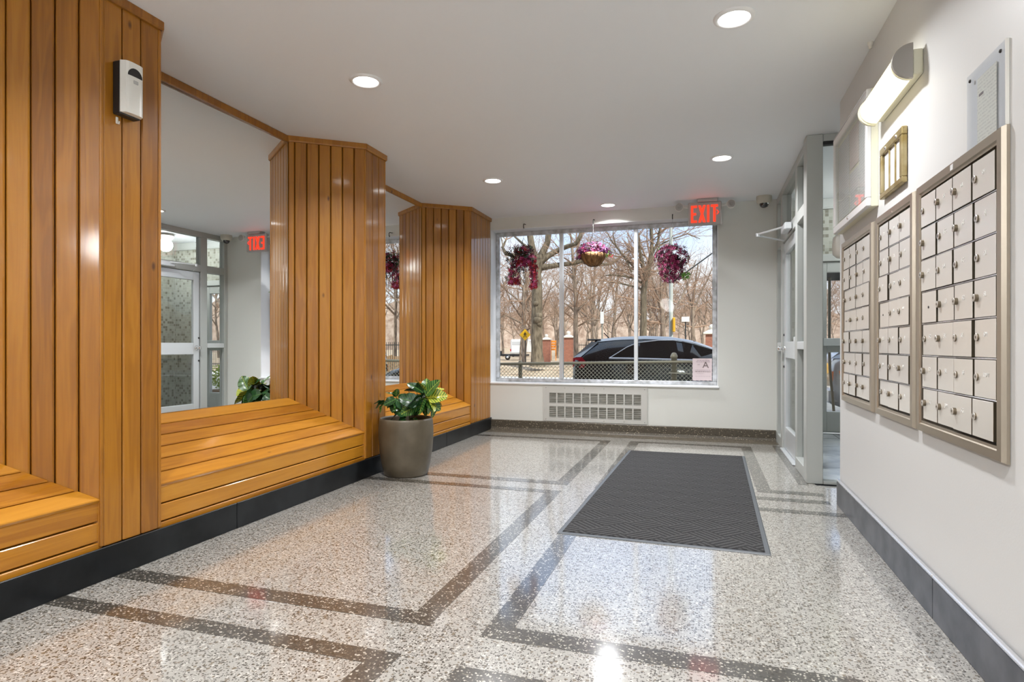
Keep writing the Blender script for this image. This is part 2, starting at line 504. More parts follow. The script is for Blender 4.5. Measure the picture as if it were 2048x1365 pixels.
# building front on either side of and over the lobby
M['bricks'] = mat('building_brick', (0.16, 0.085, 0.06), 0.85)
struct('wall_upper', MB().box(-26, 26, 7.0, 7.4, ZC + 0.25, 12.0), M['bricks'], 'brick building front above the lobby window')
struct('wall_front_left', MB().box(-26, -3.3, 7.15, 7.4, -0.8, ZC + 0.25), M['bricks'], 'brick building front left of the lobby', cat='wall')
struct('wall_front_right', MB().box(XV + 0.2, 26, 7.15, 7.4, -0.8, ZC + 0.25), M['bricks'], 'brick building front right of the entrance', cat='wall')
struct('wall_entry_top', MB().box(0.7, XV + 0.25, 7.4, YF + 0.2, 3.0, 3.3), M['bricks'], 'flat roof of the entrance vestibule', cat='wall')

# walls
struct('wall_left', MB().box(-3.3, -3.062, YBK, 7.40, 0, ZC), M['wood_dark'], 'dark backing of the timber and mirror wall')
struct('wall_behind', MB().box(-3.3, XV + 0.2, YBK - 0.15, YBK, 0, ZC), M['wall'], 'white wall behind the viewpoint')
struct('wall_right', MB().box(XR, XV + 0.2, YBK, YE, 0, ZC), M['wall'], 'warm white wall that carries the mailboxes')
struct('wall_east', MB().box(XV, XV + 0.2, YE, YF + 0.2, 0, 2.82), M['wall'], 'plain far side wall of the vestibule')
# window wall with opening
WX0, WX1, WZ0, WZ1 = -2.567, 0.15, 0.585, 2.512
wb = MB().box(-3.3, WX0, YB, 7.40, 0, ZC).box(WX1, 0.86, YB, 7.40, 0, ZC).box(WX0, WX1, YB, 7.40, 0, WZ0 - 0.005).box(WX0, WX1, YB, 7.40, WZ1, ZC)
struct('wall_back', wb, M['wall_green'], 'pale grey wall around the big street window')
struct('wall_entry_side', MB().box(0.755, 0.86, 7.40, YF + 0.2, 0, 2.82), M['wall_green'], 'short wall beside the entrance door', cat='wall')

# window reveal, sill, frame
rv = MB().box(WX0 - 0.0, WX0 + 0.006, YB + 0.002, 7.36, WZ0, WZ1).box(WX1 - 0.006, WX1, YB + 0.002, 7.36, WZ0, WZ1).box(WX0, WX1, YB + 0.002, 7.36, WZ1 - 0.006, WZ1)
win = struct('window_1', rv, M['white_trim'], 'wide three-pane street window in a white reveal')
part('sill', MB().cbox(WX0, WX1 + 0.015, YB - 0.02, 7.36, WZ0 - 0.014, WZ0 + 0.006, 0.004), M['white_trim'], win)
FY0, FY1 = 7.345, 7.385
gx0, gx1, gz0, gz1 = -2.515, 0.092, 0.635, 2.455
part('frame_rail', MB().cbox(WX0 + 0.006, WX1 - 0.006, FY0, FY1, gz1, WZ1 - 0.006, 0.006), M['alu_window'], win)
part('frame_rail', MB().cbox(WX0 + 0.006, WX1 - 0.006, FY0, FY1, WZ0 + 0.006, gz0, 0.006), M['alu_window'], win)
part('frame_stile', MB().cbox(WX0 + 0.006, gx0, FY0, FY1, gz0, gz1, 0.006), M['alu_window'], win)
part('frame_stile', MB().cbox(gx1, WX1 - 0.006, FY0, FY1, gz0, gz1, 0.006), M['alu_window'], win)
for (a, b) in ((-1.722, -1.673), (-0.802, -0.757)):
    part('mullion', MB().cbox(a, b, FY0 - 0.01, FY1, gz0, gz1, 0.006), M['alu_light'], win)
for (a, b) in ((gx0, -1.722), (-1.673, -0.802), (-0.757, gx1)):
    part('pane', MB().box(a, b, 7.362, 7.366, gz0, gz1), M['glass_window'], win)

# baseboards
bb = struct('baseboard_left', MB().box(XL - 0.12, XL + 0.005, -2.9, YB, 0, 0.14), M['base_black'], 'black baseboard under the timber wall')
for (a, b) in ((-2.9, 0.6), (0.604, 2.806), (2.81, 5.756), (5.76, YB)):
    part('board', MB().cbox(XL + 0.005, XL + 0.016, a, b, 0.0, 0.148, 0.003), M['base_black'], bb)
br_ = struct('baseboard_right', MB().box(XR - 0.008, XR, YBK, YE, 0, 0.16), M['black'], 'slate grey baseboard under the mailboxes')
for (a, b) in ((YBK, 2.687), (2.692, YE + 0.004)):
    part('board', MB().cbox(XR - 0.02, XR - 0.008, a, b, 0, 0.155, 0.002), M['base_slate'], br_)
    part('metal_strip', MB().cbox(XR - 0.023, XR - 0.004, a, b, 0.157, 0.171, 0.004), M['silver'], br_, 'shiny silver strip along the top')
cove = [(0, 0.0), (0, 0.122), (-0.012, 0.126), (-0.02, 0.118), (-0.02, 0.035), (-0.028, 0.014), (-0.045, 0.002), (-0.045, 0.0)]
struct('baseboard_back', MB().extrude([(-2.552, YB + a, z) for a, z in cove], (3.30, 0, 0)), M['terrazzo_base'], 'brown terrazzo cove base under the window')

# ================================================================== TIMBER WALL
COLF = [(2.005, 2.309), (4.207, 4.516), (6.49, YB)]   # faces of the columns along Y
SK = 0.349                                            # how far the flanks run along Y
BT = 0.018

def plank_mesh(name, w, L_, t=BT, b=0.0055, z0=None, z1=None):
    """local X width, Y out of the wall, Z length; z0/z1(x) skew the ends"""
    pr = [(-w / 2, 0), (-w / 2, t - b), (-w / 2 + b, t), (w / 2 - b, t), (w / 2, t - b), (w / 2, 0)]
    mb = MB(); n = len(pr)
    f0 = z0 or (lambda x: 0.0); f1 = z1 or (lambda x: L_)
    v = [(x, y_, f0(x)) for x, y_ in pr] + [(x, y_, f1(x)) for x, y_ in pr]
    mb.add(v, [tuple(reversed(range(n))), tuple(range(n, 2 * n))] + [(i, (i + 1) % n, n + (i + 1) % n, n + i) for i in range(n)])
    return mb.mesh(name)

def facet(root, A, B, z0, z1, n_full, half=None, zfun=None):
    """clad the vertical facet from A to B (plan) with upright planks; normal to the right of A->B is the room side"""
    A = Vector((A[0], A[1], 0)); B = Vector((B[0], B[1], 0))
    e = (B - A); Ltot = e.length; e.normalize()
    nrm = Vector((e.y, -e.x, 0))
    X = nrm.cross(Vector((0, 0, 1)))       # local X
    sgn = 1 if X.dot(e) > 0 else -1
    w = Ltot / (n_full + (half or 0))
    gap = 0.005
    cur = 0.0
    widths = ([w * half] if half else []) + [w] * n_full
    cache = {}
    for wi in widths:
        key = round(wi, 4)
        if key not in cache:
            cache[key] = plank_mesh('plank', wi - gap, z1 - z0)
        o = link('plank', cache[key], M['wood'], root)
        c = A + e * (cur + wi / 2)
        orient(o, X, nrm, Vector((0, 0, 1)), Vector((c.x, c.y, z0)) - nrm * BT)
        cur += wi

def crown(root, pts, z0, z1, t):
    """moulding strip along plan polyline (room side to the right of travel)"""
    for (a, b) in zip(pts[:-1], pts[1:]):
        A = Vector((a[0], a[1], 0)); B = Vector((b[0], b[1], 0)); e = (B - A).normalized(); n = Vector((e.y, -e.x, 0))
        prof = [(0, z0), (t * 0.7, z0), (t, z0 + 0.008), (t, z1), (0, z1)]
        e0 = A - e * t * 0.35; e1 = B + e * (t * 0.35 if b[1] < YB - 0.01 else -0.001)
        mb = MB().extrude([(e0.x + n.x * d, e0.y + n.y * d, z) for d, z in prof], tuple(e1 - e0))
        part('crown_moulding', mb, M['wood'], root)

wherec = ['tall varnished pine column nearest the viewpoint, with an air freshener on it',
          'varnished pine column between the two mirrors, just behind the potted plant',
          'varnished pine column in the corner beside the street window']
ZT = ZC - 0.002
for ci, (y0, y1) in enumerate(COLF):
    root = thing('timber_column', (XM, (y0 + y1) / 2, 0), wherec[ci], 'column', 'pine-clad columns of the mirror wall')
    root['kind'] = 'thing'
    last = ci == 2
    # core
    i_ = BT + 0.004
    core = [(XM - 0.03, y0 - SK + 0.02), (XL - i_, y0 + 0.012), (XL - i_, (y1 - 0.012) if not last else y1 - 0.001)]
    core += [(XM - 0.03, y1 + SK - 0.02)] if not last else [(XM - 0.03, y1 - 0.001)]
    part('core', MB().extrude([(x, y_, 0.0) for x, y_ in core], (0, 0, ZT)), M['wood_dark'], root, 'dark grooves between the planks')
    zb = 0.15
    facet(root, (XM, y0 - SK), (XL, y0), zb - 0.14, ZT, 6, 0.55)
    facet(root, (XL, y0 + 0.006), (XL, y1 - (0.006 if not last else 0.0)), zb, ZT, 3 if not last else 7)
    part('corner_strip', MB().cbox(XL - 0.016, XL + 0.002, y0 - 0.006, y0 + 0.01, zb, ZT, 0.003), M['wood'], root)
    pts = [(XM, y0 - SK), (XL, y0), (XL, y1)]
    if not last:
        facet(root, (XL, y1), (XM, y1 + SK), zb - 0.14, ZT, 6, 0.55)
        part('corner_strip', MB().cbox(XL - 0.016, XL + 0.002, y1 - 0.010, y1 + 0.006, zb, ZT, 0.003), M['wood'], root)
        pts.append((XM, y1 + SK))
    crown(root, pts, ZC - 0.044, ZC - 0.001, 0.017)

# sloping ledges and mirrors in the bays
ZF, ZK = 0.361, 0.655
def ledge(Ya, Yb, label, left_open=False):
    root = thing('sloping_ledge', (XL, (Ya + Yb) / 2, 0.15), label, 'ledge', 'sloping pine ledges below the mirrors')
    dx, dz = XM - XL, ZK - ZF
    ln = math.hypot(dx, dz)
    s_ = Vector((dx / ln, 0, dz / ln)); nrm = Vector((dz / ln, 0, -dx / ln))
    npl = 6; w = ln / npl
    ka = 0.0 if left_open else SK / ln
    kb = SK / ln
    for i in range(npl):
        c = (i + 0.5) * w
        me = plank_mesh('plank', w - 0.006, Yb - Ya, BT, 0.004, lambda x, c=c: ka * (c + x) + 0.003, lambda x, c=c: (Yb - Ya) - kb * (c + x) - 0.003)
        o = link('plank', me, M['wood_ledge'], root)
        p = Vector((XL, Ya, ZF)) + s_ * c - nrm * BT
        orient(o, s_, nrm, Vector((0, 1, 0)), p)
    # front boards
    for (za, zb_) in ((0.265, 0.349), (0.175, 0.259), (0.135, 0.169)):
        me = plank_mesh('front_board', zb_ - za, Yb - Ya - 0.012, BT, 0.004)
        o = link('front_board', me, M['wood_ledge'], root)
        orient(o, Vector((0, 0, 1)), Vector((1, 0, 0)), Vector((0, 1, 0)), Vector((XL - BT - 0.010, Ya + 0.006, (za + zb_) / 2)))
    cr = [(XL - 0.034, 0.02), (XL - 0.034, ZF - 0.016), (XM - 0.02, ZK - 0.016), (XM - 0.02, 0.02)]
    ya_, yb_ = (Ya + 0.002, Yb - 0.002)
    part('core', MB().extrude([(x, ya_, z) for x, z in cr[:2]] + [(XM - 0.02, ya_ + (0 if left_open else SK), cr[2][1]), (XM - 0.02, ya_ + (0 if left_open else SK), 0.02)], (0, 0, 0)) if False else
         MB().add([(cr[0][0], ya_, cr[0][1]), (cr[1][0], ya_, cr[1][1]), (cr[2][0], ya_ + (0 if left_open else SK), cr[2][1]), (cr[3][0], ya_ + (0 if left_open else SK), cr[3][1]),
                   (cr[0][0], yb_, cr[0][1]), (cr[1][0], yb_, cr[1][1]), (cr[2][0], yb_ - SK, cr[2][1]), (cr[3][0], yb_ - SK, cr[3][1])],
                  [(0, 1, 2, 3), (7, 6, 5, 4), (0, 4, 5, 1), (1, 5, 6, 2), (2, 6, 7, 3), (3, 7, 4, 0)]), M['wood_dark'], root, 'dark gaps between the boards')
ledge(0.10, 2.005, 'sloping pine ledge in the near corner, left of the first column', True)
ledge(2.309, 4.207, 'long sloping pine ledge under the large mirror')
ledge(4.516, 6.49, 'sloping pine ledge behind the potted plant')
def wmirror(Ya, Yb, label, tilt=0.0):
    """tilt: how far the near edge sits behind the far edge"""
    root = thing('wall_mirror', (XM, (Ya + Yb) / 2, ZK), label, 'mirror', 'mirrors between the pine columns')
    za, zb_ = ZK - 0.02, ZC - 0.03
    part('mirror_glass', MB().add([(XM - tilt - 0.008, Ya, za), (XM - tilt, Ya, za), (XM, Yb, za), (XM - 0.008, Yb, za), (XM - tilt - 0.008, Ya, zb_), (XM - tilt, Ya, zb_), (XM, Yb, zb_), (XM - 0.008, Yb, zb_)],
        [(0, 3, 2, 1), (4, 5, 6, 7), (0, 1, 5, 4), (1, 2, 6, 5), (2, 3, 7, 6), (3, 0, 4, 7)]), M['mirror'], root)
    part('top_strip', MB().cbox(XM - 0.010, XM + 0.014, Ya, Yb, ZC - 0.052, ZC - 0.002, 0.004), M['wood'], root, 'pine strip along the top edge')
wmirror(0.10, 2.005 - SK, 'mirror in the nearest bay, left of the first column')
wmirror(2.309 + SK, 4.207 - SK, 'large wall mirror reflecting the entrance door and exit sign', 0.013)
wmirror(4.516 + SK, 6.49 - SK, 'narrow-looking wall mirror reflecting the street window')

# ================================================================== STOREFRONT PARTITION
PX0, PX1 = 0.757, 0.848
pt = struct('wall_partition', MB().cbox(0.744, 0.858, 5.05, 5.19, 0, ZC - 0.001, 0.004), M['alu'], 'grey metal and glass partition around the lobby door')
def pbar(nm, y0, y1, z0, z1, x0=PX0, x1=PX1, m='alu'):
    part(nm, MB().cbox(x0, x1, y0, y1, z0, z1, 0.004), M[m], pt)
pbar('mullion', 5.645, 5.745, 0, 2.585)
pbar('mullion', 6.66, 6.775, 0, 2.585)
pbar('end_post', 7.085, 7.148, 0, 2.585)
pbar('header', 5.19, 7.148, 2.585, ZC - 0.001)
pbar('transom_rail', 5.19, 5.645, 2.09, 2.19); pbar('transom_rail', 5.745, 6.66, 2.09, 2.19); pbar('transom_rail', 6.775, 7.085, 2.09, 2.19)
pbar('side_rail', 5.19, 5.645, 1.02, 1.085, m='alu_light'); pbar('side_rail', 6.775, 7.085, 1.02, 1.085, m='alu_light')
pbar('sill', 5.19, 5.645, 0, 0.10, PX0 - 0.01, PX1); pbar('sill', 6.775, 7.085, 0, 0.10)
pbar('threshold', 5.745, 6.66, 0, 0.016, 0.735, PX1 + 0.02, 'alu_light')
def ppane(y0, y1, z0, z1, nm='pane'):
    part(nm, MB().box(0.800, 0.805, y0, y1, z0, z1), M['glass'], pt)
for (a, b) in ((5.19, 5.645), (6.775, 7.085)):
    ppane(a, b, 0.10, 1.02); ppane(a, b, 1.085, 2.09)
for (a, b) in ((5.19, 5.645), (5.745, 6.66), (6.775, 7.085)):
    ppane(a, b, 2.19, 2.585)
# glass return that turns the corner
for nm, a in (('header', (0.86, XV, YG + 0.0, YG + 0.09, 2.60, ZC - 0.001)), ('glazing_bead', (0.86, XV, YG - 0.004, YG + 0.05, 2.575, 2.60)), ('sill', (0.86, XV, YG - 0.01, YG + 0.09, 0, 0.022)), ('post', (1.95, 2.04, YG, YG + 0.09, 0.022, 2.575))):
    part(nm, MB().cbox(*a, 0.003), M['alu'] if nm != 'glazing_bead' else M['black'], pt)
part('pane', MB().box(0.86, 1.95, YG + 0.04, YG + 0.045, 0.022, 2.575), M['glass'], pt)
part('pane', MB().box(2.04, XV, YG + 0.04, YG + 0.045, 0.022, 2.575), M['glass'], pt)

ib = thing('intercom_box', (0.97, 5.0, 1.70), 'white rounded box on the glass return beside the mailbox wall', 'intercom')
part('housing', MB().lathe([(0.0, 0.0), (0.05, 0.004), (0.075, 0.03), (0.08, 0.09), (0.075, 0.15), (0.05, 0.178), (0.0, 0.182)], (0.99, 5.0, 1.70), 'z', 24), M['white_plastic'], ib)
part('bracket', MB().cbox(0.96, 1.02, 5.06, YG + 0.036, 1.74, 1.84, 0.004), M['alu'], ib)

# lobby door
DX0, DX1 = 0.775, 0.820
dr = struct('door_1', MB().cbox(DX0, DX1, 5.75, 5.865, 0.02, 2.085, 0.004), M['alu_light'], 'silver glazed lobby door with a round knob')
def dbar(nm, y0, y1, z0, z1, m='alu_light', x0=DX0, x1=DX1):
    return part(nm, MB().cbox(x0, x1, y0, y1, z0, z1, 0.004), M[m], dr)
dbar('stile', 6.555, 6.652, 0.02, 2.085)
dbar('top_rail', 5.865, 6.555, 1.965, 2.085); dbar('mid_rail', 5.865, 6.555, 0.93, 1.09); dbar('kick_rail', 5.865, 6.555, 0.02, 0.24)
part('pane', MB().box(0.796, 0.801, 5.865, 6.555, 0.24, 0.93), M['glass'], dr)
part('pane', MB().box(0.796, 0.801, 5.865, 6.555, 1.09, 1.965), M['glass'], dr)
kb = part('knob', MB().lathe([(0.012, 0), (0.012, -0.03), (0.024, -0.034), (0.030, -0.05), (0.024, -0.066), (0.0, -0.07)], (DX0, 6.605, 1.02), 'x', 20), M['chrome'], dr)
part('rose', MB().lathe([(0.032, 0), (0.032, -0.006), (0.014, -0.009)], (DX0, 6.605, 1.02), 'x', 20), M['chrome'], kb)
part('lock_plate', MB().cbox(DX0 - 0.018, DX0, 5.773, 5.86, 0.93, 1.13, 0.004), M['alu_light'], dr)
for z in (1.16, 0.84):
    part('lock_bolt', MB().lathe([(0.012, 0), (0.012, -0.008), (0, -0.01)], (DX0, 6.64, z), 'x', 12), M['black'], dr)
cl = part('door_closer', MB().cbox(0.69, 0.752, 5.90, 6.18, 2.10, 2.165, 0.008), M['alu_light'], dr, 'silver door closer box with a jointed arm')
part('closer_arm', MB().tube([(0.70, 6.10, 2.155), (0.50, 6.34, 2.140)], 0.010, 8).tube([(0.50, 6.34, 2.128), (0.755, 6.52, 2.095)], 0.008, 8).lathe([(0.016, -0.016), (0.016, 0.016)], (0.50, 6.34, 2.134), 'z', 12), M['alu_light'], cl)

# entrance facade with mosaic
def mosaic(name, c_axis):
    m = mat(name, (0.5, 0.5, 0.45), 0.35)
    t, b = nodes(m)
    g = N(t, 'ShaderNodeTexCoord'); sp = N(t, 'ShaderNodeSeparateXYZ'); cb = N(t, 'ShaderNodeCombineXYZ')
    t.links.new(g.outputs['Object'], sp.inputs[0])
    t.links.new(sp.outputs[c_axis], cb.inputs[0]); t.links.new(sp.outputs[2], cb.inputs[1])
    v = N(t, 'ShaderNodeVectorMath', operation='SCALE'); v.inputs['Scale'].default_value = 1 / 0.042
    t.links.new(cb.outputs[0], v.inputs[0])
    fr = N(t, 'ShaderNodeVectorMath', operation='FRACTION'); fo = N(t, 'ShaderNodeVectorMath', operation='FLOOR')
    t.links.new(v.outputs[0], fr.inputs[0]); t.links.new(v.outputs[0], fo.inputs[0])
    wn = N(t, 'ShaderNodeTexWhiteNoise', noise_dimensions='2D'); t.links.new(fo.outputs[0], wn.inputs['Vector'])
    r = N(t, 'ShaderNodeValToRGB'); r.color_ramp.interpolation = 'CONSTANT'
    ramp(r, [(0.0, (0.20, 0.195, 0.15)), (0.20, (0.36, 0.365, 0.31)), (0.45, (0.40, 0.405, 0.35)), (0.75, (0.33, 0.335, 0.28))])
    t.links.new(wn.outputs['Value'], r.inputs[0])
    s2 = N(t, 'ShaderNodeSeparateXYZ'); t.links.new(fr.outputs[0], s2.inputs[0])
    a = N(t, 'ShaderNodeMath', operation='MINIMUM'); t.links.new(s2.outputs[0], a.inputs[0]); t.links.new(s2.outputs[1], a.inputs[1])
    l = N(t, 'ShaderNodeMath', operation='GREATER_THAN'); l.inputs[1].default_value = 0.08; t.links.new(a.outputs[0], l.inputs[0])
    x = N(t, 'ShaderNodeMix', data_type='RGBA'); x.inputs[6].default_value = (0.42, 0.43, 0.40, 1)
    t.links.new(l.outputs[0], x.inputs[0]); t.links.new(r.outputs[0], x.inputs[7]); t.links.new(x.outputs[2], b.inputs['Base Color'])
    bp = N(t, 'ShaderNodeBump'); bp.inputs['Strength'].default_value = 0.4; bp.inputs['Distance'].default_value = 0.002
    t.links.new(l.outputs[0], bp.inputs['Height']); t.links.new(bp.outputs[0], b.inputs['Normal'])
    return m
M['mosaic_x'] = mosaic('mosaic_tiles_front', 0)
M['mosaic_y'] = mosaic('mosaic_tiles_side', 1)
OX0, OX1 = 1.30, 2.14
struct('wall_facade', MB().box(0.86, OX0, YF, YF + 0.15, 0, 2.82).box(OX1, XV, YF, YF + 0.15, 0, 2.82).box(OX0, OX1, YF, YF + 0.15, 2.15, 2.82), M['mosaic_x'], 'mosaic tiled wall round the street entrance', cat='wall')
struct('wall_mosaic', MB().box(XV - 0.012, XV, YG + 0.1, YF, 0, 2.82), M['mosaic_y'], 'mosaic tiled side wall seen through the lobby door', cat='wall')
struct('trim_1', MB().cbox(0.86, XV - 0.012, YF - 0.03, YF, 2.71, 2.82, 0.004).box(0.86, XV - 0.012, YF - 0.032, YF - 0.01, 2.695, 2.71), M['alu'], 'grey trim band at the top of the entrance wall')
d2 = struct('door_2', MB().cbox(OX0, OX1, YF - 0.05, YF + 0.10, 2.06, 2.15, 0.005), M['alu'], 'street entrance door with upper and lower glass')
def ebar(nm, x0, x1, z0, z1, y0=YF - 0.02, y1=YF + 0.04, m='alu'):
    return part(nm, MB().cbox(x0, x1, y0, y1, z0, z1, 0.004), M[m], d2)
ebar('jamb', OX0, OX0 + 0.045, 0, 2.06, YF - 0.05, YF + 0.10); ebar('jamb', OX1 - 0.045, OX1, 0, 2.06, YF - 0.05, YF + 0.10)
ebar('stile', OX0 + 0.047, OX0 + 0.105, 0.02, 2.055); ebar('stile', OX1 - 0.14, OX1 - 0.047, 0.02, 2.055)
ebar('top_rail', OX0 + 0.105, OX1 - 0.14, 1.93, 2.055); ebar('mid_rail', OX0 + 0.105, OX1 - 0.14, 0.97, 1.08, YF - 0.02, YF + 0.04)
ebar('push_bar', OX0 + 0.06, OX1 - 0.06, 1.05, 1.14, YF - 0.09, YF - 0.03, 'alu_light')
ebar('kick_panel', OX0 + 0.105, OX1 - 0.14, 0.02, 0.26); ebar('threshold', OX0, OX1, 0, 0.018, YF - 0.12, YF + 0.1, 'alu_light')
part('pane', MB().box(OX0 + 0.105, OX1 - 0.14, YF + 0.005, YF + 0.01, 0.26, 0.97), M['glass'], d2)
part('pane', MB().box(OX0 + 0.105, OX1 - 0.14, YF + 0.005, YF + 0.01, 1.08, 1.93), M['glass'], d2)

# ================================================================== CEILING LIGHTS
def ceiling_light(x, y, label, z=ZC):
    t = thing('recessed_ceiling_light', (x, y, z), label, 'light', 'round recessed ceiling lights')
    part('trim_ring', MB().lathe([(0.074, 0.0), (0.076, -0.010), (0.086, -0.012), (0.097, -0.004), (0.098, 0.0)], (x, y, z), 'z', 40), M['white_trim'], t)
    part('diffuser', MB().lathe([(0.0, -0.008), (0.05, -0.0075), (0.074, -0.005), (0.074, 0.0)], (x, y, z), 'z', 32), M['light_disc'], t)
    ld = bpy.data.lights.new('downlight', 'AREA'); ld.shape = 'DISK'; ld.size = 0.15; ld.energy = DOWNLIGHT_W; ld.color = DOWNLIGHT_COLOR; ld.spread = R(142)
    lo = bpy.data.objects.new('downlight', ld); COL.objects.link(lo); lo.parent = t; lo.location = (0, 0, -0.018)
    return t
ceiling_light(0.14, 3.13, 'recessed ceiling light nearest the wall lamp, top of the picture')
ceiling_light(-1.95, 3.20, 'recessed ceiling light near the first mirror, glaring brightly')
ceiling_light(0.145, 5.43, 'recessed ceiling light in front of the exit sign')
ceiling_light(-1.95, 5.50, 'recessed ceiling light near the corner column')
ceiling_light(-1.04, 6.853, 'recessed ceiling light close to the street window')
for (x, y, w_) in ((-1.95, 0.90, 'over the first timber column, above the picture'), (0.14, 0.90, 'beside the mailbox wall, above the picture'), (-1.95, -1.4, 'at the back of the room by the timber wall'), (0.14, -1.4, 'at the back of the room by the mailbox wall')):
    ceiling_light(x, y, 'added unseen recessed light ' + w_)  # carry on the grid out of view, added for ceiling brightness
for gx, gy, gw in ((-0.9, -0.75, 'just behind the viewpoint'), (-0.9, -2.2, 'near the back wall')):  # fill globes added out of view to brighten the ceiling
    gp = thing('fill_globe', (gx, gy, ZC), 'added white fill globe, out of view, ' + gw, 'lamp', 'added fill globes')
    part('rod', MB().tube([(gx, gy, ZC), (gx, gy, ZC - 0.42)], 0.008, 8), M['chrome'], gp)
    part('globe', MB().sphere((gx, gy, ZC - 0.55), 0.14, 24, 16), emit('fill_globe_glow', (0.98, 0.99, 1.0), 26.0), gp)
gl = thing('globe_light', (2.12, 7.28, 2.82), 'round flush light on the vestibule ceiling', 'light')
part('base', MB().lathe([(0.12, 0), (0.12, -0.03), (0.10, -0.035)], (2.12, 7.28, 2.82), 'z', 28), M['satin_nickel'], gl)
part('globe', MB().lathe([(0.115, -0.035), (0.112, -0.06), (0.09, -0.09), (0.05, -0.105), (0.0, -0.11)], (2.12, 7.28, 2.82), 'z', 28), emit('globe_glow', (1, 0.97, 0.9), 2.5), gl)
ld = bpy.data.lights.new('vestibule_lamp', 'POINT'); ld.energy = 26; ld.shadow_soft_size = 0.1
lo = bpy.data.objects.new('vestibule_lamp', ld); COL.objects.link(lo); lo.parent = gl; lo.location = (0, 0, -0.18)

# ================================================================== EXIT SIGN, CAMERA
ES = thing('exit_sign', (0.006, 6.92, ZC), 'grey exit sign with glowing red letters and two lamp heads', 'sign')
ex0, ex1, ez0, ez1, ey = -0.167, 0.180, 2.372, 2.622, 6.90
part('housing', MB().cbox(ex0, ex1, ey, ey + 0.055, ez0, ez1, 0.006), M['grey_housing'], ES)
part('canopy', MB().cbox(-0.07, 0.14, ey - 0.03, ey + 0.09, ez1, ZC - 0.001, 0.006), M['grey_housing'], ES)
def letter(polys):
    mb = MB()
    for p in polys:
        mb.extrude([(x, ey - 0.006, z) for x, z in p], (0, 0.008, 0))
    part('letter', mb, M['red_emit'], ES)
def rect(x0, x1, z0, z1): return [(x0, z0), (x1, z0), (x1, z1), (x0, z1)]
lz0, lz1 = ez0 + 0.028, ez1 - 0.035
lh = lz1 - lz0; st = 0.024
x = ex0 + 0.030
letter([rect(x, x + st, lz0, lz1), rect(x + st, x + 0.064, lz0, lz0 + st), rect(x + st, x + 0.064, lz1 - st, lz1), rect(x + st, x + 0.055, lz0 + lh / 2 - st / 2, lz0 + lh / 2 + st / 2)])
x += 0.078
letter([[(x, lz0), (x + 0.026, lz0), (x + 0.076, lz1), (x + 0.050, lz1)], [(x + 0.050, lz0), (x + 0.076, lz0), (x + 0.026, lz1), (x, lz1)]])
x += 0.090
letter([rect(x, x + st, lz0, lz1)])
x += 0.040
letter([rect(x + 0.025, x + 0.025 + st, lz0, lz1), rect(x, x + 0.074, lz1 - st, lz1)])
cz = lz0 + lh * 0.55
part('chevron', MB().extrude([(x + 0.060, ey - 0.006, cz + 0.022), (x + 0.066, ey - 0.006, cz + 0.026), (x + 0.086, ey - 0.006, cz), (x + 0.066, ey - 0.006, cz - 0.026), (x + 0.060, ey - 0.006, cz - 0.022), (x + 0.075, ey - 0.006, cz)], (0, 0.008, 0)), M['red_emit'], ES)
for sx_, cx in ((-1, ex0 - 0.095), (1, ex1 + 0.10)):
    hz = 2.585
    part('lamp_neck', MB().tube([(ex0 if sx_ < 0 else ex1, ey + 0.03, hz - 0.01), (cx - sx_ * 0.03, ey + 0.03, hz)], 0.008, 8), M['white_plastic'], ES)
    hd = part('lamp_head', MB().lathe([(0.0, 0.045), (0.030, 0.042), (0.045, 0.02), (0.047, -0.01), (0.043, -0.016)], (cx, ey + 0.02, hz), 'y', 28), M['white_plastic'], ES)
    lens = MB()
    for r0, r1 in ((0.0, 0.012), (0.016, 0.026), (0.030, 0.041)):
        lens.lathe([(r0, -0.018), (r1, -0.020), (r1, -0.012)], (cx, ey + 0.02, hz), 'y', 24)
    part('lens', lens, mat('frosted_lens', (0.50, 0.50, 0.48), 0.3) if 'lens' not in M else M['lens'], hd)

cm = thing('security_camera', (0.615, 6.98, ZC), 'cream dome security camera on the ceiling corner by the partition', 'camera')
part('housing', MB().lathe([(0.078, 0.0), (0.080, -0.03), (0.074, -0.062), (0.060, -0.075), (0.046, -0.078)], (0.615, 6.98, ZC), 'z', 32), mat('camera_beige', (0.58, 0.56, 0.48), 0.4), cm)
part('dome', MB().lathe([(0.047, -0.076), (0.045, -0.095), (0.034, -0.113), (0.018, -0.122), (0.0, -0.125)], (0.615, 6.98, ZC), 'z', 28), mat('smoked_dome', (0.02, 0.02, 0.022), 0.05, 0, **{'Coat Weight': 1.0}), cm)
for a in (0.4, 2.5, 4.6):
    part('screw', MB().lathe([(0.005, 0.0), (0.005, -0.003), (0, -0.004)], (0.615 + 0.07 * math.cos(a), 6.98 + 0.07 * math.sin(a), ZC - 0.064), 'z', 8), M['chrome'], cm)

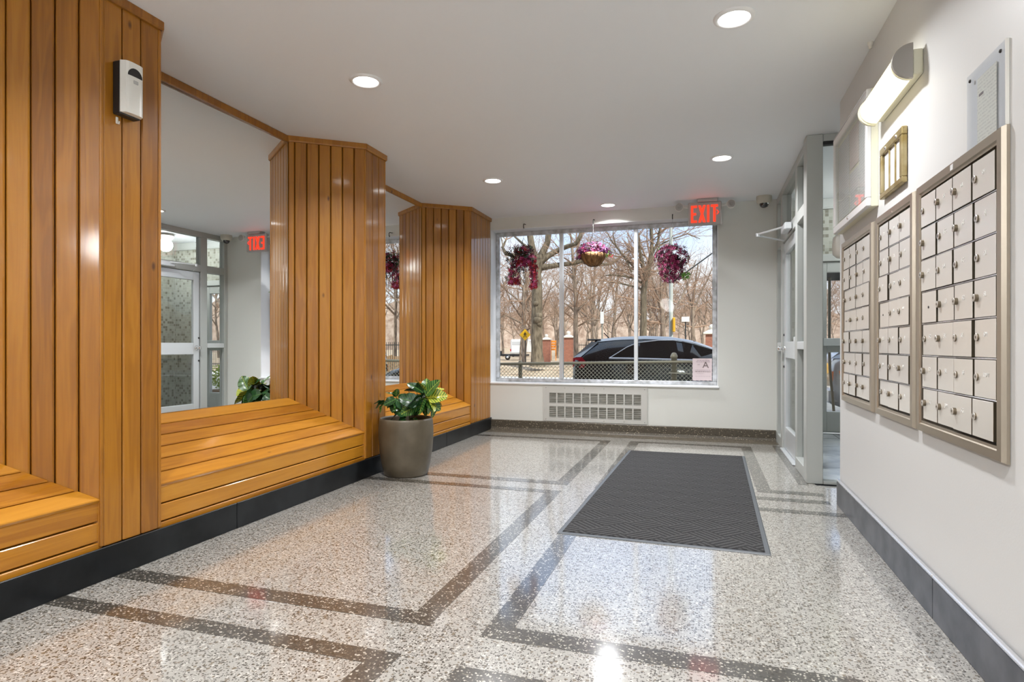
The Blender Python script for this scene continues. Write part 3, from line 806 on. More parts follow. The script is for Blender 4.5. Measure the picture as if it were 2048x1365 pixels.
# ================================================================== RADIATOR COVER (flush grille in the window wall)
rc = thing('radiator_grille', (-1.25, YB, 0.14), 'cream radiator cover with two rows of grille slots below the window', 'radiator')
rx0, rx1, rz0, rz1 = -1.872, -0.628, 0.132, 0.560
nsl = 11
sx0, sx1 = -1.80, -0.70
rows = ((0.180, 0.312), (0.352, 0.476))
pm = mat('cream_metal_panel', (0.59, 0.585, 0.55), 0.45)
sw = (sx1 - sx0) / (nsl - 0.16); op = sw * 0.84
pm_b = MB()
yo = YB - 0.014
zs = [rz0, rows[0][0], rows[0][1], rows[1][0], rows[1][1], rz1]
for (a, b) in ((zs[0], zs[1]), (zs[2], zs[3]), (zs[4], zs[5])):
    pm_b.box(rx0, rx1, yo, YB - 0.002, a, b)
for (a, b) in rows:
    pm_b.box(rx0, sx0, yo, YB - 0.002, a, b); pm_b.box(sx1, rx1, yo, YB - 0.002, a, b)
    for i in range(nsl - 1):
        xa = sx0 + i * sw + op
        pm_b.box(xa, sx0 + (i + 1) * sw, yo, YB - 0.002, a, b)
part('panel', pm_b, pm, rc)
fin = add_mottle(mat('dusty_fin_metal', (0.20, 0.20, 0.17), 0.5), (0.14, 0.14, 0.11), (0.30, 0.29, 0.25), 18, stretch=(0.4, 1, 5))
part('fin_backing', MB().box(sx0, sx1, YB - 0.0035, YB - 0.001, rows[0][0], rows[1][1]), fin, rc)
for (a, b) in rows:
    for i in range(nsl):
        xa = sx0 + i * sw
        mbf = MB()
        nl = 6
        for k in range(nl):
            z = a + (b - a) * (k + 0.5) / nl
            mbf.add([(xa, YB - 0.011, z - 0.006), (xa + op, YB - 0.011, z - 0.006), (xa + op, YB - 0.004, z + 0.008), (xa, YB - 0.004, z + 0.008)], [(0, 1, 2, 3)])
        part('louvre', mbf, fin, rc, stuff=True)
for i in range(6):
    for z in (rz0 + 0.022, rz1 - 0.022):
        part('screw', MB().lathe([(0.005, 0), (0.004, -0.003), (0, -0.0035)], (rx0 + 0.03 + i * (rx1 - rx0 - 0.06) / 5, yo, z), 'y', 8), fin, rc)

# ================================================================== NOTICE IN THE WINDOW
nt_ = thing('window_notice', (-0.02, 7.35, 0.644), 'pale pink paper notice with a large letter A in the window corner', 'notice')
nx0, nx1, nz0, nz1, ny = -0.128, 0.088, 0.644, 0.902, 7.340
part('sheet', MB().box(nx0, nx1, ny, ny + 0.002, nz0, nz1), mat('pink_paper', (0.66, 0.56, 0.57), 0.7), nt_)
ink = mat('brown_ink', (0.16, 0.12, 0.12), 0.7); ink2 = mat('faded_ink', (0.42, 0.34, 0.36), 0.7)
def flat_text(body, size, m, X, Yv, Zv, loc, parent, nm='lettering', sxs=1.0):
    me = text_mesh(body, size)
    o = link(nm, me, m, parent)
    orient(o, Vector(X) * sxs, Vector(Yv), Vector(Zv), loc)
    return o
flat_text('A', 0.105, ink, (1, 0, 0), (0, 0, 1), (0, -1, 0), (nx0 + 0.146, ny - 0.001, nz0 + 0.180), nt_)
def pl(xa, xb, z, h, m):
    part('print_line', MB().box(xa, xb, ny - 0.001, ny + 0.0005, z - h / 2, z + h / 2), m, nt_)
rnd = random.Random(5)
for z, m, a, b, h in ((0.236, ink2, 0.05, 0.19, 0.008), (0.218, ink2, 0.04, 0.195, 0.008), (0.122, ink2, 0.03, 0.20, 0.006), (0.104, ink, 0.03, 0.20, 0.006), (0.084, ink2, 0.05, 0.125, 0.003), (0.050, ink2, 0.03, 0.20, 0.003)):
    xx = nx0 + a * 0.98
    while xx < nx0 + b:
        wd = rnd.uniform(0.012, 0.03)
        pl(xx, min(xx + wd, nx0 + b), nz0 + z, h, m); xx += wd + 0.004
pl(nx0 + 0.058, nx0 + 0.066, nz0 + 0.186, 0.014, ink2); pl(nx0 + 0.072, nx0 + 0.080, nz0 + 0.186, 0.014, ink2)

# ================================================================== MAILBOXES
CAPS = {2: [['3D', '3E', '3F', None, '3G', '3H', '3J'], ['3K', '3L', '3M', '4A', '4B', '4C', '4D'], ['4E', '4F', '4G', '4H', '4J', '4K', '4L']],
        3: [['', '', '5A', None, '5C', '5D', '5E'], ['5F', '5G', '5H', '5J', '5K', '5L', '5M'], ['6A', '6B', '6C', '6D', '6E', '6F', '6G'], ['6H', '6J', '6K', '6L', '6M', 'SUPT', '']]}
door_cache = {}
lock_me = {}
mrnd = random.Random(11)
def mailbox_bank(Yn, Yf, ncol, key, label):
    """Yn near end, Yf far end; columns counted from the far end (left as seen)"""
    za, zb_ = 0.702, 1.700
    root = thing('mailbox_bank', (XR, (Yn + Yf) / 2, za), label, 'mailbox', 'recessed mailbox banks on the right wall')
    fw = 0.046; d = 0.022
    fr = MB()
    part('recess', MB().box(XR - 0.004, XR - 0.001, Yn + 0.01, Yf - 0.01, za + 0.01, zb_ - 0.01), M['mail_back'], root, 'dark gaps between the doors')
    # mitred frame with bevelled section
    def fbar(p0, p1, n_in):
        pass
    y0, y1 = Yn, Yf
    iy0, iy1, iz0, iz1 = Yn + fw, Yf - fw, za + fw, zb_ - fw
    x0 = XR - 0.001; x1 = XR - d; x2 = XR - d + 0.006
    def quad_bar(o0, o1, i1, i0, nm='frame_bar'):
        # o: outer corners, i: inner corners, (y,z); raised section
        mid = lambda a, b, k: (a[0] + (b[0] - a[0]) * k, a[1] + (b[1] - a[1]) * k)
        ks = [(0, x0), (0.0, XR - 0.010), (0.10, x1), (0.72, x1), (0.80, x1 + 0.005), (1.0, x1 + 0.005), (1.0, x0)]
        V = []
        for k, xx in ks:
            a = mid(o0, i0, k); b = mid(o1, i1, k)
            V += [(xx, a[0], a[1]), (xx, b[0], b[1])]
        F = [(2 * i, 2 * i + 1, 2 * i + 3, 2 * i + 2) for i in range(len(ks) - 1)] + [(12, 13, 1, 0)]
        F += [tuple(range(0, 14, 2)), tuple(reversed(range(1, 14, 2)))]
        part(nm, MB().add(V, F), M['brass_steel'], root)
    A, B, C_, D = (y0, za), (y1, za), (y1, zb_), (y0, zb_)
    a, b, c, d_ = (iy0, iz0), (iy1, iz0), (iy1, iz1), (iy0, iz1)
    quad_bar(A, B, b, a); quad_bar(B, C_, c, b); quad_bar(C_, D, d_, c); quad_bar(D, A, a, d_)
    nrow = 7
    W_ = (iy1 - iy0 - 0.014) / ncol; Hh = (iz1 - iz0 - 0.012) / nrow
    ck = (round(W_, 4),)
    if ck not in door_cache:
        door_cache[ck] = MB().cbox(-0.014, 0.0, -(W_ - 0.010) / 2, (W_ - 0.010) / 2, -(Hh - 0.008) / 2, (Hh - 0.008) / 2, 0.0008).mesh('mailbox_door')
        door_cache[ck].materials.append(M['mail_door']); door_cache[ck].materials.append(M['mail_back'])
        for pf in door_cache[ck].polygons: pf.material_index = 0 if abs(pf.normal.x) > 0.5 else 1  # door sides painted near black to imitate shade in the gaps
    for r in range(1, nrow):
        z = iz1 - 0.006 - r * Hh
        part('shelf_strip', MB().cbox(XR - 0.016, XR - 0.003, iy0 + 0.004, iy1 - 0.004, z - 0.0022, z + 0.0022, 0.001), M['silver'], root)
    for cix in range(ncol):
        for r in range(nrow):
            yc = iy1 - 0.009 - (cix + 0.5) * W_; zc = iz1 - 0.006 - (r + 0.5) * Hh
            o = link('mailbox_door', door_cache[ck], None, root)
            o.location = Vector((XR - 0.001 - mrnd.choice((0.0, 0.002, 0.004, 0.006)), yc + mrnd.uniform(-0.0018, 0.0018), zc)) - wloc(root)
            o.rotation_euler = (0, 0, mrnd.uniform(-0.012, 0.012))
            cap = None
            if key in CAPS: cap = CAPS[key][cix][r]
            hole = (cix == 0 and r == 3)
            yl = yc + W_ / 2 - 0.026
            if hole:
                k = MB().lathe([(0.005, 0), (0.005, -0.002), (0, -0.002)], (XR - 0.019, yc, zc), 'x', 8).mesh('keyhole', wloc(o))
                link('keyhole', k, M['black'], o)
            else:
                long_ = mrnd.random() < 0.35
                if long_ not in lock_me:
                    q = 0.0105 if long_ else 0.0045
                    lk = MB().lathe([(0.0125, 0.0), (0.0125, -q), (0.0110, -q - 0.0012), (0.0045, -q - 0.0012), (0.004, -q + 0.001), (0, -q + 0.001)], (0, 0, 0), 'x', 20, False).mesh('lock')
                    lk.materials.append(M['lock_metal']); lk.materials.append(M['lock_side'])
                    for pf in lk.polygons: pf.material_index = 0 if abs(pf.normal.x) > 0.4 else 1
                    lock_me[long_] = lk
                k = link('lock', lock_me[long_], None, o)
                k.location = (-0.014, yl - yc, 0.004)
            if cap:
                t = text_mesh(cap, 0.0215 if len(cap) < 3 else 0.019, 0.0004)
                k = link('engraved_number', t, M['engraved'], o)
                k.matrix_basis = Matrix(((0, 0, -1, -0.0146), (-1, 0, 0, -0.004 if len(cap) < 3 else -0.012), (0, 1, 0, 0.012), (0, 0, 0, 1)))
    part('sticker' if key == 3 else 'frame_screw', MB().box(XR - d - 0.0012, XR - d + 0.001, (Yn + Yf) / 2 - (0.012 if key == 3 else 0.004), (Yn + Yf) / 2 + (0.012 if key == 3 else 0.004), zb_ - 0.030, zb_ - (0.010 if key == 3 else 0.022)), M['paper'] if key == 3 else M['chrome'], root)
mailbox_bank(2.120, 2.869, 4, 3, 'largest looking bronze mailbox bank of four columns, nearest the viewpoint')
mailbox_bank(2.915, 3.493, 3, 2, 'narrower bronze mailbox bank of three columns in the middle')
mailbox_bank(3.568, 4.292, 4, 1, 'farthest bronze mailbox bank, under the glazed notice case')

# ================================================================== SCONCE
def sconce(ya, yb_, label):
    WL = thing('wall_sconce', (XR, (ya + yb_) / 2, 2.22), label, 'lamp')
    part('back_plate', MB().cbox(XR - 0.040, XR - 0.001, ya + 0.004, yb_ - 0.004, 2.165, 2.268, 0.004), M['cream_enamel'], WL)
    def dshape(y0, y1, rx, rz, xin=0.040, n=18):
        poly = []
        for i in range(n + 1):
            a = -math.pi / 2 + math.pi * i / n
            poly.append((XR - xin - rx * math.cos(a), y0, 2.22 + rz * math.sin(a)))
        return MB().extrude(poly, (0, y1 - y0, 0))
    part('end_cap', dshape(ya - 0.004, ya + 0.012, 0.076, 0.072), M['satin_nickel'], WL)
    part('end_cap', dshape(yb_ - 0.012, yb_ + 0.004, 0.076, 0.072), M['cream_enamel'], WL)
    part('trim_rib', dshape(ya + 0.022, ya + 0.030, 0.074, 0.070), M['cream_enamel'], WL)
    part('trim_rib', dshape(yb_ - 0.030, yb_ - 0.022, 0.074, 0.070), M['cream_enamel'], WL)
    part('diffuser', dshape(ya + 0.012, yb_ - 0.012, 0.070, 0.067), M['sconce_disc'], WL)
sconce(2.845, 3.42, 'half-round glowing wall lamp with nickel end caps above the mailboxes')
sconce(-0.60, -0.02, 'added half-round fill lamp on the mailbox wall, unseen behind the viewpoint')  # extra lamp added behind the camera for more light on the ceiling
sconce(-2.30, -1.72, 'added unseen half-round fill lamp at the back end of the mailbox wall')  # second unseen lamp, also added to lift the ceiling

# ================================================================== NOTICE CASE
NC = thing('notice_case', (XR, 3.94, 1.77), 'white framed glass notice case with papers, above the mailboxes', 'notice case')
cx0, cx1, c0, c1, z0, z1 = XR - 0.055, XR - 0.001, 3.52, 4.36, 1.772, 2.38
part('cabinet', MB().box(cx0 + 0.022, cx1, c0, c1, z0, z1), M['cream_enamel'], NC)
we = mat('white_enamel', (0.80, 0.80, 0.80), 0.35)
fwid = 0.045
part('door_rail', MB().cbox(cx0, cx0 + 0.024, c0, c1, z0, z0 + fwid, 0.004), we, NC)
part('door_rail', MB().cbox(cx0, cx0 + 0.024, c0, c1, z1 - fwid, z1, 0.004), we, NC)
part('door_stile', MB().cbox(cx0, cx0 + 0.024, c0, c0 + fwid * 0.8, z0 + fwid, z1 - fwid, 0.004), we, NC)
part('door_stile', MB().cbox(cx0, cx0 + 0.024, c1 - fwid * 0.8, c1, z0 + fwid, z1 - fwid, 0.004), we, NC)
part('glass_front', MB().box(cx0 + 0.006, cx0 + 0.009, c0 + 0.036, c1 - 0.036, z0 + fwid, z1 - fwid), M['glass'], NC)
part('lock', MB().lathe([(0.008, 0), (0.008, -0.006), (0, -0.007)], (cx0, 3.94, z0 + 0.024), 'x', 12), M['chrome'], NC)
part('hinge', MB().tube([(cx0 + 0.002, c0 + 0.02, z1 - 0.002), (cx0 + 0.002, c1 - 0.02, z1 - 0.002)], 0.004, 8), M['chrome'], NC)
def lined_paper(name, ink_c, paper_c, axis, freq, head=None):
    m = mat(name, paper_c, 0.7)
    t, b = nodes(m)
    g = N(t, 'ShaderNodeTexCoord'); sp = N(t, 'ShaderNodeSeparateXYZ'); t.links.new(g.outputs['Object'], sp.inputs[0])
    a = N(t, 'ShaderNodeMath', operation='MULTIPLY'); a.inputs[1].default_value = freq; t.links.new(sp.outputs[2], a.inputs[0])
    fr = N(t, 'ShaderNodeMath', operation='FRACT'); t.links.new(a.outputs[0], fr.inputs[0])
    l1 = N(t, 'ShaderNodeMath', operation='LESS_THAN'); l1.inputs[1].default_value = 0.42; t.links.new(fr.outputs[0], l1.inputs[0])
    mp_ = N(t, 'ShaderNodeMapping'); mp_.inputs['Scale'].default_value = (1, 130, freq); t.links.new(g.outputs['Object'], mp_.inputs[0])
    n = N(t, 'ShaderNodeTexNoise'); n.inputs['Scale'].default_value = 1.0; n.inputs['Detail'].default_value = 2; t.links.new(mp_.outputs[0], n.inputs['Vector'])
    l2 = N(t, 'ShaderNodeMath', operation='GREATER_THAN'); l2.inputs[1].default_value = 0.47; t.links.new(n.outputs[0], l2.inputs[0])
    mu = N(t, 'ShaderNodeMath', operation='MULTIPLY'); t.links.new(l1.outputs[0], mu.inputs[0]); t.links.new(l2.outputs[0], mu.inputs[1])
    x = N(t, 'ShaderNodeMix', data_type='RGBA'); x.inputs[6].default_value = (*paper_c, 1); x.inputs[7].default_value = (*ink_c, 1)
    t.links.new(mu.outputs[0], x.inputs[0]); t.links.new(x.outputs[2], b.inputs['Base Color'])
    return m
M['print'] = lined_paper('printed_sheet', (0.56, 0.56, 0.57), (0.74, 0.735, 0.73), 1, 62)
M['print_pink'] = lined_paper('printed_pink_sheet', (0.62, 0.52, 0.49), (0.73, 0.64, 0.61), 1, 55)
M['print_cream'] = lined_paper('printed_cream_sheet', (0.60, 0.58, 0.50), (0.76, 0.74, 0.63), 1, 88)
sheets = [(3.565, 3.765, 1.84, 2.30, 'print', 'printed white sheet in the case, beside its near edge'), (3.78, 3.99, 2.08, 2.31, 'print_pink', 'pinkish sheet in the upper middle of the glazed case'), (3.78, 3.99, 1.84, 2.06, 'print', 'white sheet in the lower middle of the glazed case'), (4.01, 4.30, 1.84, 2.31, 'print', 'white sheet at the far end of the glazed case')]
for (a, b, za, zb2, mm, lab) in sheets:
    solo('posted_sheet', MB().box(cx0 + 0.0195, cx0 + 0.0215, a, b, za, zb2), M[mm], (cx0 + 0.02, (a + b) / 2, (za + zb2) / 2), lab, 'paper', 'sheets in the notice case')

# ================================================================== DIRECTORY FRAME
DF = thing('directory_frame', (XR, 3.23, 1.774), 'small aged brass frame with three white name strips', 'directory')
d0, d1, q0, q1 = 3.051, 3.404, 1.774, 2.022
def dbar2(nm, y0, y1, z0, z1, x0=XR - 0.024, m='brass'):
    part(nm, MB().cbox(x0, XR - 0.001, y0, y1, z0, z1, 0.003), M[m], DF)
dbar2('frame_bar', d0, d1, q0, q0 + 0.026); dbar2('frame_bar', d0, d1, q1 - 0.036, q1)
dbar2('frame_bar', d0, d0 + 0.036, q0 + 0.026, q1 - 0.036); dbar2('frame_bar', d1 - 0.034, d1, q0 + 0.026, q1 - 0.036)
iw = (d1 - d0 - 0.07)
for i in range(3):
    a = d0 + 0.036 + i * iw / 3
    part('name_strip', MB().box(XR - 0.011, XR - 0.006, a + 0.005, a + iw / 3 - 0.005, q0 + 0.026, q1 - 0.036), M['paper'], DF)
    if i: part('divider', MB().cbox(XR - 0.017, XR - 0.003, a - 0.005, a + 0.005, q0 + 0.026, q1 - 0.036, 0.002), M['brass'], DF)
for yy in (3.13, 3.30):
    part('screw', MB().lathe([(0.009, 0), (0.008, -0.005), (0, -0.007)], (XR - 0.024, yy, q1 - 0.022), 'x', 12), M['chrome'], DF)

# ================================================================== ACRYLIC NOTICE
AC = thing('acrylic_notice', (XR, 2.265, 1.702), 'clear acrylic sheet holding a cream printed page above the nearest mailboxes', 'notice')
acm = glass('acrylic', (0.95, 0.965, 0.985))
part('cover', MB().box(XR - 0.009, XR - 0.006, 2.128, 2.403, 1.702, 1.955), acm, AC)
part('page', MB().box(XR - 0.0045, XR - 0.003, 2.200, 2.334, 1.702, 1.920), M['print_cream'], AC)
part('heading', MB().box(XR - 0.0052, XR - 0.0044, 2.290, 2.320, 1.858, 1.866), ink, AC)
part('edge', MB().box(XR - 0.010, XR - 0.001, 2.126, 2.130, 1.702, 1.955), M['white_plastic'], AC)
for yy in (2.158, 2.375):
    part('screw', MB().lathe([(0.006, 0), (0.005, -0.004), (0, -0.005)], (XR - 0.009, yy, 1.932), 'x', 12), M['black'], AC)
CPx = thing('ceiling_stub', (0.845, 3.60, ZC), 'tiny white capped stub where the mailbox wall meets the ceiling', 'fitting')
part('stub', MB().lathe([(0.014, 0), (0.014, -0.012), (0.009, -0.02), (0.009, -0.032), (0, -0.034)], (0.838, 3.606, ZC), 'z', 14), M['white_plastic'], CPx)

# ================================================================== AIR FRESHENER
AF = thing('air_freshener', (XL, 2.11, 2.107), 'white air freshener dispenser with black back on the nearest column', 'dispenser')
a0, a1, b0, b1 = 2.056, 2.163, 2.107, 2.348
part('back_housing', MB().cbox(XL + 0.0005, XL + 0.045, a0, a1, b0, b1, 0.004), M['black'], AF)
n = 10; poly = []
for i in range(n + 1):
    k = i / n
    yy = a0 + 0.001 + (a1 - a0 - 0.002) * k
    poly.append((XL + 0.046 + 0.030 * (1 - (2 * k - 1) ** 4) ** 0.5 * 0.95 + 0.002, yy, b0 + 0.006))
poly += [(XL + 0.044, a1 - 0.001, b0 + 0.006), (XL + 0.044, a0 + 0.001, b0 + 0.006)]
part('front_cover', MB().extrude(poly, (0, 0, b1 - b0 - 0.006)), M['white_plastic'], AF)
fx = XL + 0.0773
dome = [(fx, 2.108 + 0.036 * math.cos(R(180 - 18 * i)), 2.285 + 0.038 * math.sin(R(18 * i))) for i in range(11)]
part('spray_window', MB().extrude(dome, (-0.003, 0, 0)), M['black'], AF)
part('button', MB().cbox(fx - 0.002, fx + 0.003, 2.098, 2.122, 2.252, 2.268, 0.002), M['grey_housing'], AF)
CH = thing('clear_hook', (XL, 2.075, 2.05), 'small clear plastic hook below the air freshener', 'hook')
part('hook', MB().cbox(XL + 0.001, XL + 0.006, 2.070, 2.082, 2.068, 2.10, 0.002).tube([(XL + 0.006, 2.076, 2.074), (XL + 0.016, 2.076, 2.066), (XL + 0.018, 2.076, 2.078)], 0.003, 8), mat('clear_plastic', (0.75, 0.72, 0.66), 0.15), CH)

# ================================================================== DOORMAT
MT = thing('entrance_mat', (-0.21, 4.67, 0), 'charcoal entrance mat with woven block pattern and rubber border', 'mat')
rub = mat('grey_rubber', (0.085, 0.095, 0.105), 0.45)
mc = [(-0.785, 3.276), (0.321, 3.252), (0.369, 6.091), (-0.719, 6.084)]
def inset(c, d):
    cx = sum(p[0] for p in c) / 4; cyy = sum(p[1] for p in c) / 4
    return [(p[0] + (d if p[0] < cx else -d), p[1] + (d if p[1] < cyy else -d)) for p in c]
def slab(c, z0, c2, z1):
    return MB().add([(x, y, z0) for x, y in c] + [(x, y, z1) for x, y in c2], [(3, 2, 1, 0), (4, 5, 6, 7), (0, 1, 5, 4), (1, 2, 6, 5), (2, 3, 7, 6), (3, 0, 4, 7)])
part('rubber_border', slab(mc, 0.0014, inset(mc, 0.006), 0.006), rub, MT)
cm_ = mat('charcoal_pile', (0.05, 0.05, 0.052), 0.95)
t, b = nodes(cm_)
g = N(t, 'ShaderNodeTexCoord'); mp_ = N(t, 'ShaderNodeMapping'); mp_.inputs['Rotation'].default_value = (0, 0, R(45)); mp_.inputs['Scale'].default_value = (1 / 0.155,) * 3
t.links.new(g.outputs['Object'], mp_.inputs[0])
ck_ = N(t, 'ShaderNodeTexChecker'); ck_.inputs['Scale'].default_value = 1.0; ck_.inputs[1].default_value = (1, 1, 1, 1); ck_.inputs[2].default_value = (0, 0, 0, 1)
t.links.new(mp_.outputs[0], ck_.inputs['Vector'])
sp = N(t, 'ShaderNodeSeparateXYZ'); t.links.new(mp_.outputs[0], sp.inputs[0])
def stripe(src):
    a = N(t, 'ShaderNodeMath', operation='MULTIPLY'); a.inputs[1].default_value = 5.0 * 2 * math.pi; t.links.new(src, a.inputs[0])
    s_ = N(t, 'ShaderNodeMath', operation='SINE'); t.links.new(a.outputs[0], s_.inputs[0]); return s_.outputs[0]
mxs = N(t, 'ShaderNodeMix', data_type='FLOAT')
t.links.new(ck_.outputs['Fac'], mxs.inputs[0]); t.links.new(stripe(sp.outputs[0]), mxs.inputs[2]); t.links.new(stripe(sp.outputs[1]), mxs.inputs[3])
nzz = N(t, 'ShaderNodeTexNoise'); nzz.inputs['Scale'].default_value = 260; t.links.new(g.outputs['Object'], nzz.inputs['Vector'])
ad_ = N(t, 'ShaderNodeMath', operation='MULTIPLY_ADD'); ad_.inputs[1].default_value = 3.4; t.links.new(nzz.outputs[0], ad_.inputs[0]); t.links.new(mxs.outputs[0], ad_.inputs[2])
rmp = N(t, 'ShaderNodeValToRGB'); ramp(rmp, [(0.0, (0.006, 0.006, 0.006)), (0.42, (0.026, 0.026, 0.027)), (1.0, (0.085, 0.083, 0.083))])
mr = N(t, 'ShaderNodeMapRange'); mr.inputs[1].default_value = 0.3; mr.inputs[2].default_value = 3.2; t.links.new(ad_.outputs[0], mr.inputs[0])
t.links.new(mr.outputs[0], rmp.inputs[0]); t.links.new(rmp.outputs[0], b.inputs['Base Color'])
bp = N(t, 'ShaderNodeBump'); bp.inputs['Strength'].default_value = 0.9; bp.inputs['Distance'].default_value = 0.005
t.links.new(mr.outputs[0], bp.inputs['Height']); t.links.new(bp.outputs[0], b.inputs['Normal'])
ic = inset(mc, 0.026)
part('pile', slab(ic, 0.005, inset(mc, 0.030), 0.010), cm_, MT)

# ================================================================== POTTED CROTON
PX, PY = -2.322, 4.425
PP = thing('potted_croton', (PX, PY, 0), 'variegated croton in a round taupe pot between the two mirrors', 'plant')
potm = add_mottle(mat('taupe_stone_pot', (0.16, 0.13, 0.09), 0.42), (0.082, 0.066, 0.042), (0.125, 0.102, 0.068), 7)
add_bump(potm, 50, 0.08)
part('pot', MB().lathe([(0.0, 0.0), (0.165, 0.0), (0.178, 0.012), (0.198, 0.10), (0.213, 0.20), (0.221, 0.30), (0.222, 0.38), (0.216, 0.445), (0.211, 0.462), (0.203, 0.462), (0.200, 0.445), (0.205, 0.36), (0.19, 0.33), (0.0, 0.33)], (PX, PY, 0), 'z', 56), potm, PP)
part('soil', MB().lathe([(0.203, 0.0), (0.15, 0.012), (0.0, 0.02)], (PX, PY, 0.395), 'z', 32), add_bump(mat('soil', (0.02, 0.015, 0.01), 0.95), 60, 0.8, 0.02), PP, 'dark soil')
def leaf_mat(name, dark, mid, vein, vein_w):
    m = mat(name, mid, 0.28)
    t, b = nodes(m)
    g = N(t, 'ShaderNodeTexCoord'); sp = N(t, 'ShaderNodeSeparateXYZ'); t.links.new(g.outputs['Object'], sp.inputs[0])
    ay = N(t, 'ShaderNodeMath', operation='ABSOLUTE'); t.links.new(sp.outputs[1], ay.inputs[0])
    # side veins: fract((x - 0.8|y|)*f)
    k = N(t, 'ShaderNodeMath', operation='MULTIPLY_ADD'); k.inputs[1].default_value = -0.75; t.links.new(ay.outputs[0], k.inputs[0]); t.links.new(sp.outputs[0], k.inputs[2])
    k2 = N(t, 'ShaderNodeMath', operation='MULTIPLY'); k2.inputs[1].default_value = 46; t.links.new(k.outputs[0], k2.inputs[0])
    fr = N(t, 'ShaderNodeMath', operation='FRACT'); t.links.new(k2.outputs[0], fr.inputs[0])
    sv = N(t, 'ShaderNodeMath', operation='LESS_THAN'); sv.inputs[1].default_value = vein_w; t.links.new(fr.outputs[0], sv.inputs[0])
    mr_ = N(t, 'ShaderNodeMath', operation='LESS_THAN'); mr_.inputs[1].default_value = 0.0028 + vein_w * 0.004; t.links.new(ay.outputs[0], mr_.inputs[0])
    mxx = N(t, 'ShaderNodeMath', operation='MAXIMUM'); t.links.new(sv.outputs[0], mxx.inputs[0]); t.links.new(mr_.outputs[0], mxx.inputs[1])
    n = N(t, 'ShaderNodeTexNoise'); n.inputs['Scale'].default_value = 28; t.links.new(g.outputs['Object'], n.inputs['Vector'])
    r = N(t, 'ShaderNodeValToRGB'); ramp(r, [(0.4, dark), (0.62, mid)]); t.links.new(n.outputs[0], r.inputs[0])
    x = N(t, 'ShaderNodeMix', data_type='RGBA'); x.inputs[7].default_value = (*vein, 1)
    sc2 = N(t, 'ShaderNodeMath', operation='MULTIPLY'); sc2.inputs[1].default_value = 0.85; t.links.new(mxx.outputs[0], sc2.inputs[0])
    t.links.new(sc2.outputs[0], x.inputs[0]); t.links.new(r.outputs[0], x.inputs[6]); t.links.new(x.outputs[2], b.inputs['Base Color'])
    b.inputs['Subsurface Weight'].default_value = 0.0
    return m
LM = [leaf_mat('croton_leaf_dark', (0.008, 0.035, 0.014), (0.018, 0.07, 0.022), (0.10, 0.22, 0.05), 0.10),
      leaf_mat('croton_leaf_green', (0.012, 0.06, 0.012), (0.03, 0.13, 0.025), (0.30, 0.40, 0.07), 0.16),
      leaf_mat('croton_leaf_yellow', (0.06, 0.16, 0.02), (0.22, 0.32, 0.03), (0.62, 0.56, 0.06), 0.42)]
def leaf_mesh(L_, w, curl, mi):
    mb = MB(); n = 9; V = []
    for i in range(n + 1):
        k = i / n
        x_ = L_ * k
        hw = w * (math.sin(math.pi * min(1, k ** 0.80)) ** 0.58) * 0.62 if 0 < k < 1 else 0.0015
        zz = -curl * L_ * k * k
        for s_ in (-1, -0.5, 0, 0.5, 1):
            V.append((x_, hw * s_, zz + abs(s_) * hw * 0.28 + 0.004 * math.sin(k * 14) * abs(s_)))
    F = []
    for i in range(n):
        for j in range(4):
            a = i * 5 + j
            F.append((a, a + 1, a + 6, a + 5))
    mb.add(V, F, True)
    me = mb.mesh('leaf'); me.materials.append(LM[mi])
    return me
leaf_lib = {}
def leaf(parent, p, az, el, L_, w, curl, mi, roll=0.0):
    key = (round(L_, 3), round(w, 3), round(curl, 2), mi)
    if key not in leaf_lib: leaf_lib[key] = leaf_mesh(L_, w, curl, mi)
    o = link('leaf', leaf_lib[key], None, parent)
    o.rotation_mode = 'XYZ'
    o.rotation_euler = Euler((roll, -el, az), 'XYZ')
    o.location = Vector(p) - wloc(parent)
    return o
stemm = mat('croton_stem', (0.10, 0.07, 0.03), 0.7)
def stem(pts, r0, r1):
    n_ = len(pts)
    part('stem', MB().tube(pts, [r0 + (r1 - r0) * i / (n_ - 1) for i in range(n_)], 8), stemm, PP)
# view axes at the pot: right = (c, s), away = (-s, c)
vr = Vector((math.cos(YAW), math.sin(YAW), 0)); va = Vector((-math.sin(YAW), math.cos(YAW), 0))
def pp(r, a, z): 
    q = Vector((PX, PY, 0)) + vr * r + va * a; return (q.x, q.y, z)
PS = 1203 / 4.93   # px per metre at the pot
def pv(u, v, a=0.0):
    return pp((u - 808) / PS * (1 + a / 4.93), a, 1.05 - (v - 692) / PS * (1 + a / 4.93))
lr = random.Random(3)
s1 = [pv(812, 852), pv(818, 838), pv(838, 815), pv(848, 790)]
s2 = [pv(800, 852), pv(800, 826), pv(794, 805), pv(788, 795)]
s3 = [pv(795, 825), pv(780, 812), pv(766, 805)]
s4 = [pv(812, 852, 0.05), pv(813, 815, 0.05), pv(811, 768, 0.05)]
stem(s1, 0.008, 0.005); stem(s2, 0.007, 0.004); stem(s3, 0.004, 0.003); stem(s4, 0.004, 0.002)
def vleaf(u, v, a, ang, toward, L_, w, curl, mi, roll=0.0):
    """ang: direction in the picture plane (deg, 0 = right, 90 = up); toward: share of the direction that faces the viewer"""
    d = vr * math.cos(R(ang)) + Vector((0, 0, 1)) * math.sin(R(ang))
    d = (d * (1 - abs(toward)) - va * toward).normalized()
    az = math.atan2(d.y, d.x); el = math.asin(max(-1, min(1, d.z)))
    leaf(PP, pv(u, v, a), az, el, L_, w, curl, mi, roll)
